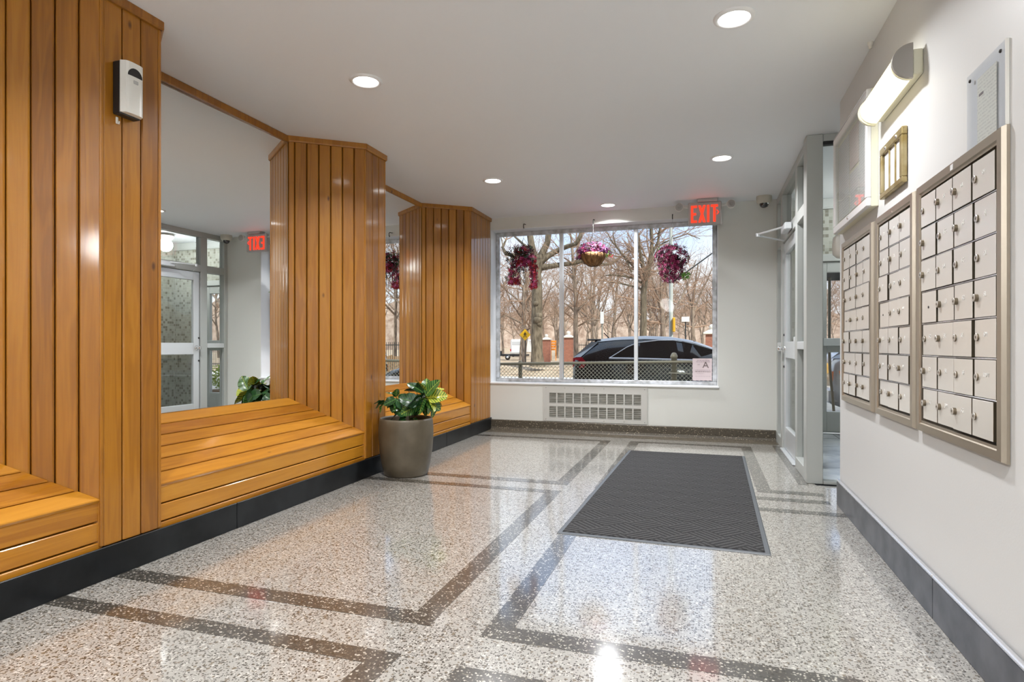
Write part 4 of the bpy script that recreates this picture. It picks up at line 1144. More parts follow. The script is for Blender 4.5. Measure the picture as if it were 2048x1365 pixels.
# big croton head, right
for (u, v, a, ang, tw, L_, w, cu, mi, rl) in [
    (846, 795, 0, 185, 0.45, 0.20, 0.105, 0.35, 0, 0.5), (846, 795, 0, 215, 0.5, 0.20, 0.10, 0.3, 1, 0.6), (848, 792, 0, 105, 0.25, 0.17, 0.085, 0.3, 2, -0.4),
    (848, 793, 0, 130, 0.2, 0.17, 0.075, 0.4, 0, -0.6), (848, 793, 0.02, 70, 0.1, 0.16, 0.085, 0.45, 2, 0.4), (848, 795, -0.02, 25, 0.3, 0.16, 0.09, 0.6, 2, 0.5),
    (848, 797, -0.03, -15, 0.45, 0.16, 0.09, 0.5, 2, -0.5), (848, 798, -0.03, -40, 0.4, 0.13, 0.07, 0.6, 1, -0.6), (846, 797, -0.03, 245, 0.5, 0.15, 0.08, 0.3, 1, 0.2),
    (846, 790, 0.03, 155, -0.2, 0.18, 0.085, 0.3, 0, 0.5), (846, 790, 0.04, 90, -0.3, 0.16, 0.08, 0.3, 1, 0.2), (850, 790, 0.04, 40, -0.4, 0.17, 0.09, 0.4, 2, 0.3),
    (848, 795, 0.04, 190, -0.5, 0.18, 0.09, 0.35, 0, -0.4), (850, 797, 0.04, -10, -0.5, 0.17, 0.09, 0.4, 2, 0.4), (846, 800, 0.02, 200, -0.1, 0.18, 0.10, 0.4, 0, 0.7),
    (845, 803, 0.0, 270, 0.2, 0.12, 0.05, 0.3, 1, 0.3), (860, 808, 0.0, -75, 0.1, 0.11, 0.05, 0.5, 1, 0.5), (840, 805, 0, 225, 0.6, 0.16, 0.085, 0.2, 0, 0.3),
    (846, 792, 0.05, 120, -0.6, 0.20, 0.10, 0.3, 2, 0.3), (846, 795, 0.06, 160, -0.7, 0.20, 0.10, 0.3, 2, 0.2), (848, 795, 0.06, 60, -0.7, 0.19, 0.10, 0.3, 2, 0.2), (848, 798, 0.06, 200, -0.75, 0.19, 0.10, 0.45, 1, 0.2),
    (842, 798, -0.06, 200, 0.12, 0.185, 0.10, 0.15, 0, -1.0), (838, 806, -0.07, 165, 0.10, 0.17, 0.10, 0.15, 0, -1.2), (850, 792, -0.06, 55, 0.12, 0.17, 0.10, 0.2, 1, 1.0), (852, 796, -0.07, 10, 0.12, 0.17, 0.10, 0.2, 2, 1.1),
    (844, 786, -0.04, 140, 0.12, 0.15, 0.075, 0.25, 0, -0.8), (852, 800, -0.06, -35, 0.1, 0.14, 0.08, 0.2, 1, 1.1), (834, 812, -0.08, 205, 0.12, 0.15, 0.085, 0.15, 1, -1.2), (846, 802, -0.05, 230, 0.1, 0.15, 0.09, 0.1, 0, -1.1),
    (790, 799, -0.05, 200, 0.1, 0.11, 0.065, 0.2, 0, -1.0), (791, 800, -0.05, 320, 0.1, 0.12, 0.07, 0.2, 0, 1.0), (810, 832, -0.07, 150, 0.15, 0.11, 0.06, 0.2, 0, -0.9),
    # upper small rosette
    (788, 795, 0, 85, 0.3, 0.09, 0.05, 0.3, 1, 0.3), (788, 795, 0, 130, 0.3, 0.09, 0.04, 0.4, 0, -0.4), (789, 797, 0, 250, 0.45, 0.13, 0.07, 0.25, 0, 0.2),
    (790, 797, 0, 290, 0.45, 0.14, 0.075, 0.25, 1, -0.2), (791, 795, 0, 20, 0.3, 0.11, 0.06, 0.5, 0, 0.5), (787, 797, 0, 215, 0.3, 0.10, 0.05, 0.4, 0, -0.3), (792, 798, 0.02, 330, 0.2, 0.09, 0.045, 0.5, 0, 0.6),
    # left twig
    (766, 804, 0, 175, 0.2, 0.09, 0.045, 0.3, 0, 0.4), (766, 804, 0, 235, 0.35, 0.10, 0.05, 0.3, 1, 0.2), (766, 804, 0, 20, 0.3, 0.09, 0.035, 0.1, 0, 0.5), (765, 803, 0, 205, 0.2, 0.09, 0.04, 0.35, 0, -0.4),
    # low leaves over the rim
    (800, 825, -0.02, 200, 0.35, 0.11, 0.06, 0.3, 0, 0.4), (802, 828, -0.03, 150, 0.5, 0.11, 0.06, 0.2, 1, 0.4), (806, 832, -0.04, 250, 0.6, 0.09, 0.05, 0.3, 0, 0.2),
    (812, 830, -0.02, 80, 0.4, 0.12, 0.055, 0.4, 0, 0.3), (814, 832, -0.03, 45, 0.45, 0.12, 0.05, 0.5, 0, 0.4), (816, 838, -0.03, 10, 0.4, 0.11, 0.05, 0.5, 1, -0.4), (820, 838, 0, -20, 0.4, 0.10, 0.045, 0.5, 1, 0.4),
    (806, 840, -0.05, 265, 0.7, 0.08, 0.045, 0.4, 1, 0.1), (802, 820, 0, 120, 0.2, 0.10, 0.045, 0.3, 0, 0.5), (804, 822, 0.04, 60, -0.3, 0.11, 0.05, 0.3, 0, 0.3)]:
    vleaf(u, v, a, ang, tw, L_, w, cu, mi, rl)

# ================================================================== HANGING BASKETS
def flower_blob(rng, pts_fn, n_, size, colors_mats, root, stuffname='flowers', lab=None):
    for mi, (m, share) in enumerate(colors_mats):
        mb = MB()
        for _ in range(int(n_ * share)):
            p, nrm = pts_fn(rng)
            c = Vector(p)
            k = rng.randint(4, 5)
            ax = (Vector(nrm) + Vector((rng.uniform(-.6, .6), rng.uniform(-.6, .6), rng.uniform(-.6, .6)))).normalized()
            u_ = ax.orthogonal().normalized(); w_ = ax.cross(u_)
            s_ = size * rng.uniform(0.7, 1.25)
            a0_ = rng.uniform(0, 6.28)
            V = [c]; F = []
            for i in range(k):
                a = a0_ + 2 * math.pi * i / k
                d1_ = u_ * math.cos(a - 0.42) + w_ * math.sin(a - 0.42); d2_ = u_ * math.cos(a) + w_ * math.sin(a); d3_ = u_ * math.cos(a + 0.42) + w_ * math.sin(a + 0.42)
                o = len(V)
                V += [c + d1_ * s_ * 0.62 + ax * s_ * 0.15, c + d2_ * s_ + ax * s_ * 0.30, c + d3_ * s_ * 0.62 + ax * s_ * 0.15]
                F.append((0, o, o + 1, o + 2))
            mb.add(V, F)
        part(stuffname, mb, m, root, lab, stuff=True)
mag = mat('magenta_petals', (0.27, 0.012, 0.085), 0.6); mag2 = mat('dark_magenta_petals', (0.13, 0.01, 0.045), 0.6); pink = mat('pink_petals', (0.45, 0.06, 0.19), 0.6)
red_ = mat('crimson_petals', (0.34, 0.010, 0.018), 0.6); purp = mat('purple_petals', (0.085, 0.010, 0.075), 0.6); viol = mat('violet_petals', (0.055, 0.009, 0.055), 0.6)
grn = mat('basket_leaves', (0.03, 0.09, 0.02), 0.5); dgr = mat('dark_basket_leaves', (0.018, 0.02, 0.014), 0.6); grn2 = mat('bright_leaves', (0.10, 0.25, 0.03), 0.5)
coco = add_mottle(mat('coco_liner', (0.26, 0.13, 0.05), 0.9), (0.18, 0.085, 0.03), (0.36, 0.20, 0.085), 26, stretch=(1, 1, 0.3)); add_bump(coco, 70, 0.7, 0.006)
wire = mat('black_wire', (0.02, 0.02, 0.02), 0.5)
BY = 7.06
def basket(x, ztop, zhook, label, kind, seed):
    rng = random.Random(seed)
    root = thing('hanging_basket', (x, BY, zhook), label, 'flower basket', 'hanging flower baskets at the window')
    part('hook', MB().tube([(x, YB - 0.001, 2.555), (x, YB - 0.02, 2.55), (x, BY + 0.02, 2.548), (x, BY, 2.535), (x, BY, 2.50), (x, BY + 0.01, 2.49), (x, BY + 0.018, 2.50)], 0.005, 8), wire, root, 'black hook')
    part('hanging_wire', MB().tube([(x, BY, 2.49), (x, BY, zhook)], 0.0022, 6), M['silver'], root)
    zr = ztop - 0.10
    legs = MB()
    for a in (0.3, 2.4, 4.5):
        legs.tube([(x, BY, zhook), (x + 0.115 * math.cos(a), BY + 0.07 * math.sin(a), zr)], 0.0018, 5)
    part('hanger', legs, wire, root)
    return root, rng
def ell(rng, c, rx, ry, rz, lo=0.6, ymax=YB + 0.05):
    while True:
        d = Vector((rng.uniform(-1, 1), rng.uniform(-1, 1), rng.uniform(-1, 1)))
        if 0.1 < d.length < 1: break
    n_ = d.normalized(); k = rng.uniform(lo, 1.0)
    return (c[0] + n_.x * rx * k, min(c[1] + n_.y * ry * k, ymax), c[2] + n_.z * rz * k), n_
# left basket: loose, straggling
root, rng = basket(-2.105, 2.30, 2.37, 'loose straggling basket of dark red and magenta flowers in the left pane', 0, 1)
part('bowl', MB().lathe([(0.02, -0.08), (0.04, -0.07), (0.06, -0.04), (0.065, 0.0), (0.06, 0.0), (0.0, -0.02)], (-2.105, BY + 0.02, 2.15), 'z', 24), dgr, root)
def p1(r):
    q = r.random()
    if q < 0.45: return ell(r, (-2.09, BY, 2.09), 0.16, 0.11, 0.13, 0.3)
    if q < 0.65: return ell(r, (-2.12, BY, 2.22), 0.17, 0.10, 0.08, 0.3)
    if q < 0.80:
        z = r.uniform(1.80, 2.1); return (-2.225 + r.uniform(-0.05, 0.07) , BY + r.uniform(-0.08, 0.04), z), (0, -1, 0)
    z = r.uniform(1.76, 2.05); return (-1.975 + r.uniform(-0.035, 0.035), BY + r.uniform(-0.06, 0.04), z), (0, -1, 0)
flower_blob(rng, p1, 560, 0.025, [(mag, 0.42), (mag2, 0.2), (red_, 0.25), (pink, 0.08)], root)
def p1r(r):
    if r.random() < 0.5: return (-1.965 + r.uniform(-0.03, 0.035), BY + r.uniform(-0.06, 0.03), r.uniform(1.74, 2.08)), (0, -1, 0)
    return (-2.215 + r.uniform(-0.06, 0.06), BY + r.uniform(-0.06, 0.03), r.uniform(1.80, 1.87)), (0, -1, 0)
flower_blob(rng, p1r, 150, 0.02, [(red_, 0.8)], root)
def p1l(r):
    q = r.random()
    if q < 0.6: return ell(r, (-2.13, BY, 2.20), 0.20, 0.10, 0.11, 0.2)
    return (-2.22 + r.uniform(-0.10, 0.07), BY + r.uniform(-0.06, 0.04), r.uniform(1.80, 2.2)), (0, -1, 0)
flower_blob(rng, p1l, 190, 0.026, [(dgr, 0.65), (grn, 0.15)], root, 'foliage')
tr_ = MB()
for _ in range(16):
    x0 = -2.1 + rng.uniform(-0.13, 0.15); x1 = x0 + rng.uniform(-0.10, 0.04); zz = rng.uniform(1.76, 1.95)
    tr_.tube([(x0, BY, 2.14), ((x0 * 0.6 + x1 * 0.4), BY - 0.05, 2.04), (x1, BY - 0.04, zz)], 0.003, 4)
part('trailing_stems', tr_, dgr, root, stuff=True)
# middle basket: neat dome over a coco bowl
root, rng = basket(-1.247, 2.28, 2.38, 'neat basket with purple flowers over a brown coco bowl, middle pane', 1, 2)
part('bowl', MB().lathe([(0.0, -0.152), (0.05, -0.148), (0.10, -0.118), (0.14, -0.06), (0.155, 0.0), (0.145, 0.0), (0.0, -0.02)], (-1.247, BY, 2.140), 'z', 32), coco, root, 'brown coco fibre bowl')
ribs = MB()
for i in range(12):
    a = 2 * math.pi * i / 12
    ribs.tube([(-1.247 + rr_ * math.cos(a), BY + rr_ * math.sin(a), 2.140 + hh) for rr_, hh in ((0.158, 0.002), (0.143, -0.06), (0.103, -0.12), (0.05, -0.151), (0, -0.155))], 0.0022, 4)
part('wire_frame', ribs, mat('brown_wire', (0.07, 0.03, 0.012), 0.6), root, stuff=True)
def p2(r):
    p, n_ = ell(r, (-1.25, BY, 2.15), 0.20, 0.15, 0.13, 0.75)
    if p[2] < 2.135: p = (p[0] + (0.03 if p[0] > -1.25 else -0.015), p[1], 2.135 + abs(p[2] - 2.135) * 0.6 - (0.05 if p[0] < -1.36 else 0))
    return p, n_
flower_blob(rng, p2, 480, 0.021, [(purp, 0.45), (viol, 0.2), (mag, 0.3)], root)
flower_blob(rng, lambda r: ((-1.075 + r.uniform(-0.03, 0.045), BY + r.uniform(-0.05, 0.05), 2.125 + r.uniform(-0.03, 0.03)), (0, -1, 0)), 22, 0.024, [(grn2, 0.7), (red_, 0.3)], root, 'foliage')
# right basket: dense hanging ball
root, rng = basket(-0.342, 2.20, 2.30, 'dense hanging ball of magenta flowers in the right pane', 2, 3)
part('bowl', MB().lathe([(0.0, -0.09), (0.04, -0.08), (0.065, -0.04), (0.07, 0.0), (0.065, 0.0), (0.0, -0.02)], (-0.342, BY + 0.02, 2.08), 'z', 24), dgr, root)
def p3(r):
    if r.random() < 0.6: return ell(r, (-0.345, BY, 2.06), 0.195, 0.13, 0.15, 0.7)
    return ell(r, (-0.345, BY, 1.90), 0.16, 0.11, 0.15, 0.6)
flower_blob(rng, p3, 780, 0.025, [(mag, 0.4), (mag2, 0.35), (pink, 0.16)], root)
flower_blob(rng, p3, 120, 0.024, [(dgr, 0.7), (grn, 0.3)], root, 'foliage')
flower_blob(rng, lambda r: ((-0.20 + r.uniform(-0.03, 0.03), BY - 0.05 + r.uniform(-0.03, 0.03), 1.83 + r.uniform(-0.03, 0.03)), (0, -1, 0)), 12, 0.03, [(grn2, 1.0)], root, 'foliage')

# ================================================================== OUTSIDE
GZ = -0.43
def gb(x0, x1, y0, y1, z=GZ): return MB().box(x0, x1, y0, y1, z - 0.3, z)
struct('ground', gb(-60, 60, 7.40, 9.2), add_mottle(mat('planting_soil', (0.12, 0.09, 0.06), 0.95), (0.07, 0.055, 0.04), (0.18, 0.14, 0.09), 3), 'soil strip in front of the building')
struct('pavement_near', gb(-60, 60, 9.2, 12.6, GZ + 0.02), add_mottle(mat('concrete', (0.5, 0.48, 0.44), 0.85), (0.42, 0.40, 0.37), (0.56, 0.54, 0.5), 2), 'concrete sidewalk along the building', cat='pavement')
struct('road', gb(-80, 80, 12.6, 23.5, GZ - 0.12), add_mottle(mat('asphalt', (0.22, 0.22, 0.22), 0.9), (0.18, 0.18, 0.18), (0.27, 0.27, 0.26), 2), 'asphalt street', cat='road')
struct('pavement_far', gb(-80, 80, 23.5, 27.5, GZ), add_mottle(mat('pale_concrete', (0.66, 0.64, 0.6), 0.85), (0.58, 0.56, 0.52), (0.72, 0.7, 0.66), 1.5), 'pale sidewalk across the street', cat='pavement')
# park ground with a low bank
parkm = add_mottle(mat('leaf_litter_ground', (0.42, 0.30, 0.19), 0.95), (0.30, 0.21, 0.13), (0.58, 0.46, 0.33), 1.6, 6)
gm = MB(); V = []; F = []
nx_, ny_ = 60, 46
prng = random.Random(9)
for j in range(ny_ + 1):
    yy = 27.5 + (190 - 27.5) * (j / ny_) ** 1.9
    for i in range(nx_ + 1):
        xx = -110 + 220 * i / nx_
        h = 0.42 * math.exp(-((yy - 33.5) / 2.6) ** 2) * (1 if xx < 2 else max(0, 1 - (xx - 2) / 6))
        if yy > 110: h += ((yy - 110) / 80) * 2.0
        V.append((xx, yy, GZ + h + (prng.uniform(-0.05, 0.05) if 28 < yy < 60 else 0)))
for j in range(ny_):
    for i in range(nx_):
        a = j * (nx_ + 1) + i
        F.append((a, a + 1, a + nx_ + 2, a + nx_ + 1))
gm.add(V, F, True)
struct('ground_park', gm, parkm, 'tan leaf-strewn park ground beyond the street', cat='ground')
# far wooded ridge
rdg = MB(); V = []; F = []
rr2 = random.Random(21)
nn = 160
for i in range(nn + 1):
    a = R(40 + 100 * i / nn)
    x_, y_ = 150 * math.cos(a) - 10, 150 * math.sin(a)
    h = 11.5 + 2.2 * math.sin(i * 0.21) + 1.3 * math.sin(i * 0.83 + 1) + rr2.uniform(-1.0, 1.0)
    for (dy, k) in ((0, 0.0), (6, 0.6), (14, 1.0), (40, 0.7)):
        V.append((x_ * (1 + dy / 150), y_ * (1 + dy / 150), GZ + h * k + rr2.uniform(-0.4, 0.4) * k))
for i in range(nn):
    for j in range(3):
        a = i * 4 + j
        F.append((a, a + 4, a + 5, a + 1))
rdg.add(V, F, True)
struct('hills', rdg, add_mottle(mat('bare_woods_haze', (0.32, 0.23, 0.17), 1.0), (0.24, 0.16, 0.115), (0.42, 0.32, 0.25), 0.9, 8, stretch=(1, 1, 0.35)), 'far brown wooded rise behind the park trees', cat='hills')

def at(u, v, fwd):
    """point seen at pixel (u, v) of the photograph at depth fwd"""
    rgt = (u - 1024) / 1203.0 * fwd
    return Vector((math.cos(YAW) * rgt - math.sin(YAW) * fwd, math.sin(YAW) * rgt + math.cos(YAW) * fwd, H - (v - 692) / 1203.0 * fwd))

# ---- trees
bark = add_mottle(mat('grey_bark', (0.22, 0.17, 0.13), 0.95), (0.12, 0.09, 0.07), (0.34, 0.27, 0.21), 9, 5, stretch=(1, 1, 0.25)); add_bump(bark, 14, 0.8, 0.05, 4, (1, 1, 0.25))
bark_tan = add_mottle(mat('olive_bark', (0.15, 0.12, 0.085), 0.95), (0.085, 0.067, 0.045), (0.21, 0.17, 0.12), 8, 5, stretch=(1, 1, 0.3)); add_bump(bark_tan, 12, 0.8, 0.06, 4, (1, 1, 0.25))
twig = mat('brown_twigs', (0.35, 0.235, 0.165), 0.95)
def grow(rng, mbs, p, d, r, Ln, level, maxl, nseg, spread, up):
    pts = [p.copy()]; rad = [r]
    cur = p.copy(); dd = d.normalized()
    for i in range(nseg):
        dd = (dd + Vector((rng.uniform(-1, 1), rng.uniform(-1, 1), rng.uniform(-1, 1))) * (0.10 + 0.05 * level) + Vector((0, 0, up * 0.12))).normalized()
        cur = cur + dd * (Ln / nseg)
        pts.append(cur.copy()); rad.append(max(r * (1 - 0.62 * (i + 1) / nseg), 0.004))
    sides = (8, 6, 4, 3, 3, 3)[level]
    (mbs[0] if level < 2 else mbs[1]).tube(pts, rad, sides, cap=False)
    if level >= maxl: return
    nb = (9, 6, 5, 4, 3)[level]
    for k in range(nb):
        t_ = (0.35 if level == 0 else 0.2) + (0.65 if level == 0 else 0.8) * (k + rng.random() * 0.8) / nb
        t_ = min(t_, 0.98)
        i = min(int(t_ * nseg), nseg - 1); f_ = t_ * nseg - i
        pos = pts[i].lerp(pts[i + 1], f_)
        ax = (pts[i + 1] - pts[i]).normalized()
        u_ = ax.orthogonal().normalized(); w_ = ax.cross(u_)
        a = k * 2.4 + rng.uniform(-0.5, 0.5)
        tilt = R(rng.uniform(spread * 0.7, spread * 1.25))
        nd = ax * math.cos(tilt) + (u_ * math.cos(a) + w_ * math.sin(a)) * math.sin(tilt)
        rr_ = rad[i] * rng.uniform(0.45, 0.65)
        ll = Ln * rng.uniform(0.42, 0.62) * (1.15 - 0.45 * t_)
        grow(rng, mbs, pos, nd, max(rr_, 0.006), ll, level + 1, maxl, max(3, nseg - 1), spread, up)
tree_lib = []
def tree_variant(seed, hgt, r, spread=42, up=0.5, maxl=4):
    rng = random.Random(seed); a = MB(); b_ = MB()
    grow(rng, (a, b_), Vector((0, 0, 0)), Vector((rng.uniform(-.05, .05), rng.uniform(-.05, .05), 1)), r, hgt, 0, maxl, 7, spread, up)
    m1 = a.mesh('trunk'); m1.materials.append(bark)
    m2 = b_.mesh('twigs'); m2.materials.append(twig)
    return m1, m2
for sd in range(5):
    tree_lib.append(tree_variant(100 + sd, 9.0, 0.17, 40 + 4 * (sd % 3), 0.55))
def place_tree(i, x, y, s_, rz, label, group, z=GZ, name='bare_tree'):
    t_ = thing(name, (x, y, z), label, 'tree', group)
    for nm, me, st_ in (('trunk', tree_lib[i][0], False), ('twigs', tree_lib[i][1], True)):
        o = link(nm, me, None, t_)
        o.scale = (s_, s_, s_); o.rotation_euler = (0, 0, rz)
        if st_: o['kind'] = 'stuff'
    return t_
trng = random.Random(77)
GRP = 'bare brown trees of the park thicket'
cnt = 0
for fw in (44, 52, 60, 70, 82, 96, 112):
    u = 930 + trng.uniform(0, 30)
    step = {44: 150, 52: 100, 60: 80, 70: 66, 82: 58, 96: 52, 112: 46}[fw]
    while u < 1800:
        p = at(u, 700, fw + trng.uniform(-3, 3))
        if u < 1480 or u > 1560:
            place_tree(cnt % 5, p.x, p.y, trng.uniform(0.75, 1.15) * (0.9 if fw < 60 else 1.0), trng.uniform(0, 6.28), 'bare brown tree in the thicket beyond the park pillars', GRP)
        cnt += 1
        u += step * trng.uniform(0.7, 1.3)
# a few more further right, seen in the mirrors
for k in range(34):
    p = Vector((trng.uniform(14, 60), trng.uniform(30, 62), 0))
    place_tree(k % 5, p.x, p.y, trng.uniform(0.8, 1.2), trng.uniform(0, 6.28), 'bare brown tree in the thicket beyond the park pillars', GRP)

# the big trunk in the left pane
BF = 32.0
bt = thing('big_tree', (at(1075, 726, BF).x, at(1075, 726, BF).y, -0.05), 'thick-trunked bare tree with forking limbs in the left pane', 'tree')
def limb(px, rads, n=8, nm='limb', dy=0.0):
    pts = [at(u, v, BF + f_) for u, v, f_ in px]
    part(nm, MB().tube(pts, [r * BF / 1203 for r in rads], n), bark_tan, bt)
limb([(1075, 733, 0), (1075, 724, 0), (1074, 705, 0), (1074, 660, 0), (1074, 615, 0), (1074, 575, 0), (1072, 548, 0), (1076, 520, 0)], [17, 13.5, 11.5, 11, 11, 10.5, 10.5, 11.5], 14, 'trunk')
limb([(1074, 525, 0), (1066, 505, 0), (1062, 485, 0), (1058, 455, 0), (1052, 400, 0), (1047, 330, 1)], [9, 7.5, 6.5, 6, 5, 2], 10)
limb([(1078, 522, 0), (1087, 502, 0), (1095, 485, 0), (1098, 460, 0), (1104, 400, 0), (1116, 330, -1)], [9, 7, 6, 6, 4.5, 2], 10)
limb([(1080, 524, 0), (1096, 512, 0), (1118, 500, 0), (1138, 492, -.5), (1152, 488, -1), (1160, 474, -1), (1163, 462, -1), (1172, 430, -1.5), (1190, 380, -2)], [8, 6, 5, 4.5, 4, 4, 3.5, 3, 1.5], 8)
limb([(1080, 536, 0), (1100, 533, 0), (1120, 530, .5), (1145, 527, 1), (1162, 523, 1), (1200, 530, 1.5), (1222, 528, 2), (1240, 515, 2), (1262, 495, 2)], [7, 5.5, 5, 4.5, 4.5, 3.5, 3, 2.2, 1], 8)
limb([(1069, 525, 0), (1050, 515, .5), (1030, 512, 1), (1012, 508, 1), (1005, 495, 1.5), (1012, 480, 1.5), (1016, 468, 2), (1014, 440, 2)], [6, 4.5, 4, 4, 3.2, 1.6, 1.5, 1], 8)
limb([(1070, 505, 0), (1048, 490, 1), (1030, 474, 2), (1010, 455, 3)], [4, 2.5, 2, 1.2], 6)
limb([(1006, 494, 1.5), (1001, 470, 1.5), (994, 452, 2)], [1.6, 1.1, .8], 5)
for (u, v, rr_) in ((1075, 640, 9), (1077, 632, 8), (1072, 607, 6), (1079, 648, 6)):
    c = at(u, v, BF - 0.30)
    part('burl', MB().sphere(tuple(c), rr_ * BF / 1203, 12, 8, 1, 0.5, 0.8), bark_tan, bt)
rngb = random.Random(4); tw = MB(); dm = MB()
for (u, v) in ((1058, 455), (1098, 460), (1152, 488), (1163, 455), (1200, 530), (1222, 528), (1145, 527), (1012, 480), (1030, 474), (1047, 420), (1110, 410), (1120, 500), (1180, 410)):
    for k in range(3):
        grow(rngb, (dm, tw), at(u, v, BF), Vector((rngb.uniform(-1, 1), rngb.uniform(-.4, .4), rngb.uniform(0.1, 1))), 0.03, rngb.uniform(1.0, 2.2), 2, 4, 4, 38, 0.2)
part('twigs', tw, twig, bt, stuff=True)

# named mid-distance trees
def mid_tree(u_base, v_top, fw, px_list, label, seed, mat_=bark):
    b0 = at(u_base, 720, fw)
    t_ = thing('park_tree', (b0.x, b0.y, GZ), label, 'tree')
    rg = random.Random(seed); tw_ = MB(); d_ = MB()
    for pts, rads in px_list:
        P3 = [at(u, v, fw) for u, v in pts]
        part('limb', MB().tube(P3, [r * fw / 1203 for r in rads], 8), mat_, t_)
        for i in range(1, len(P3)):
            for k in range(2 if rads[i] > 2.5 else 3):
                pos = P3[i - 1].lerp(P3[i], rg.random())
                if pos.z < 2.0: continue
                grow(rg, (d_, tw_), pos, Vector((rg.uniform(-1, 1), rg.uniform(-.8, .8), rg.uniform(-0.1, 1))), 0.008 + rads[i] * fw / 1203 * 0.35, rg.uniform(1.2, 3.0) * fw / 36, 2, 4, 5, 42, 0.25)
    part('twigs', tw_, twig, t_, stuff=True)
mid_tree(1152, 470, 36, [([(1153, 735), (1152, 690), (1151, 650), (1152, 600), (1148, 560), (1146, 520), (1143, 480), (1135, 440)], [6, 5, 4.5, 4, 3.5, 3, 2.2, 1]),
    ([(1152, 625), (1168, 608), (1178, 590), (1186, 565)], [2.5, 2, 1.6, 1]), ([(1150, 625), (1138, 612), (1126, 605)], [2, 1.5, 1]), ([(1152, 655), (1175, 642), (1200, 640), (1222, 648)], [2, 1.5, 1.3, .8]),
    ([(1149, 562), (1138, 548), (1128, 540)], [2, 1.4, 1]), ([(1150, 575), (1162, 550), (1172, 538)], [2, 1.5, 1]), ([(1148, 560), (1154, 520), (1158, 480), (1166, 440)], [3, 2.4, 1.8, 1])],
    'dark slender tree with curving side branches in the middle pane', 31)
mid_tree(1288, 440, 30, [([(1286, 735), (1286, 690), (1287, 640), (1287, 590), (1290, 560), (1296, 540)], [9, 7.5, 6.5, 6, 6, 6]),
    ([(1292, 552), (1285, 530), (1280, 505), (1277, 480), (1272, 440), (1262, 380)], [5, 4, 3.2, 2.5, 2, 1]), ([(1296, 542), (1302, 515), (1304, 485), (1302, 455), (1300, 400), (1306, 330)], [5, 4, 3.5, 3, 2.5, 1]),
    ([(1303, 510), (1316, 485), (1320, 455), (1326, 400)], [3, 2.5, 2, 1]), ([(1290, 570), (1270, 558), (1250, 553), (1225, 550), (1205, 552)], [2.5, 2, 1.8, 1.4, .8]), ([(1288, 580), (1262, 572), (1235, 566), (1205, 562)], [2.2, 1.8, 1.4, .8]),
    ([(1298, 536), (1320, 490), (1345, 478), (1375, 468), (1400, 478)], [2.4, 1.8, 1.5, 1.1, .7]), ([(1288, 560), (1268, 535), (1245, 510), (1222, 480), (1212, 460)], [2.5, 2, 1.6, 1.2, .8]), ([(1264, 545), (1250, 515), (1232, 492), (1226, 470), (1228, 440)], [2, 1.6, 1.2, .9, .6])],
    'mottled forked tree beside the right-hand mullion', 32, bark_tan)
mid_tree(1328, 520, 38, [([(1328, 735), (1327, 690), (1326, 650), (1324, 620), (1318, 600)], [6, 5.2, 5, 4.5, 4]), ([(1320, 604), (1312, 580), (1304, 555), (1298, 535)], [3, 2.2, 1.6, 1]), ([(1325, 622), (1322, 585), (1322, 550), (1316, 515)], [3, 2.5, 1.8, 1]),
    ([(1328, 655), (1345, 625), (1362, 600), (1378, 560), (1392, 520)], [3, 2.6, 2.2, 1.6, .8]), ([(1330, 650), (1340, 620), (1334, 585), (1330, 550)], [2.2, 1.8, 1.3, .8])], 'dark tree left of the street lamp pole', 33)
mid_tree(1378, 540, 42, [([(1386, 735), (1386, 690), (1385, 650), (1386, 610), (1390, 570), (1396, 530)], [5, 4, 3.4, 3, 2, 1]), ([(1386, 630), (1400, 590), (1415, 560), (1425, 535)], [2.4, 2, 1.4, .8]), ([(1386, 620), (1376, 585), (1370, 560)], [2, 1.4, .8])], 'thin tree at the right edge of the window', 34)
mid_tree(1048, 560, 42, [([(1048, 735), (1048, 690), (1048, 640), (1047, 600), (1048, 570)], [5, 4, 3.6, 3.2, 2.6]), ([(1048, 585), (1040, 560), (1030, 545), (1020, 540)], [2.2, 1.6, 1.2, .8]), ([(1048, 578), (1052, 555), (1058, 535)], [2, 1.5, .9]), ([(1048, 650), (1030, 640), (1010, 630), (995, 640)], [2, 1.6, 1.2, .8]), ([(1048, 665), (1062, 655), (1072, 645)], [2, 1.4, 1])], 'slim tree behind the crossing sign', 35)

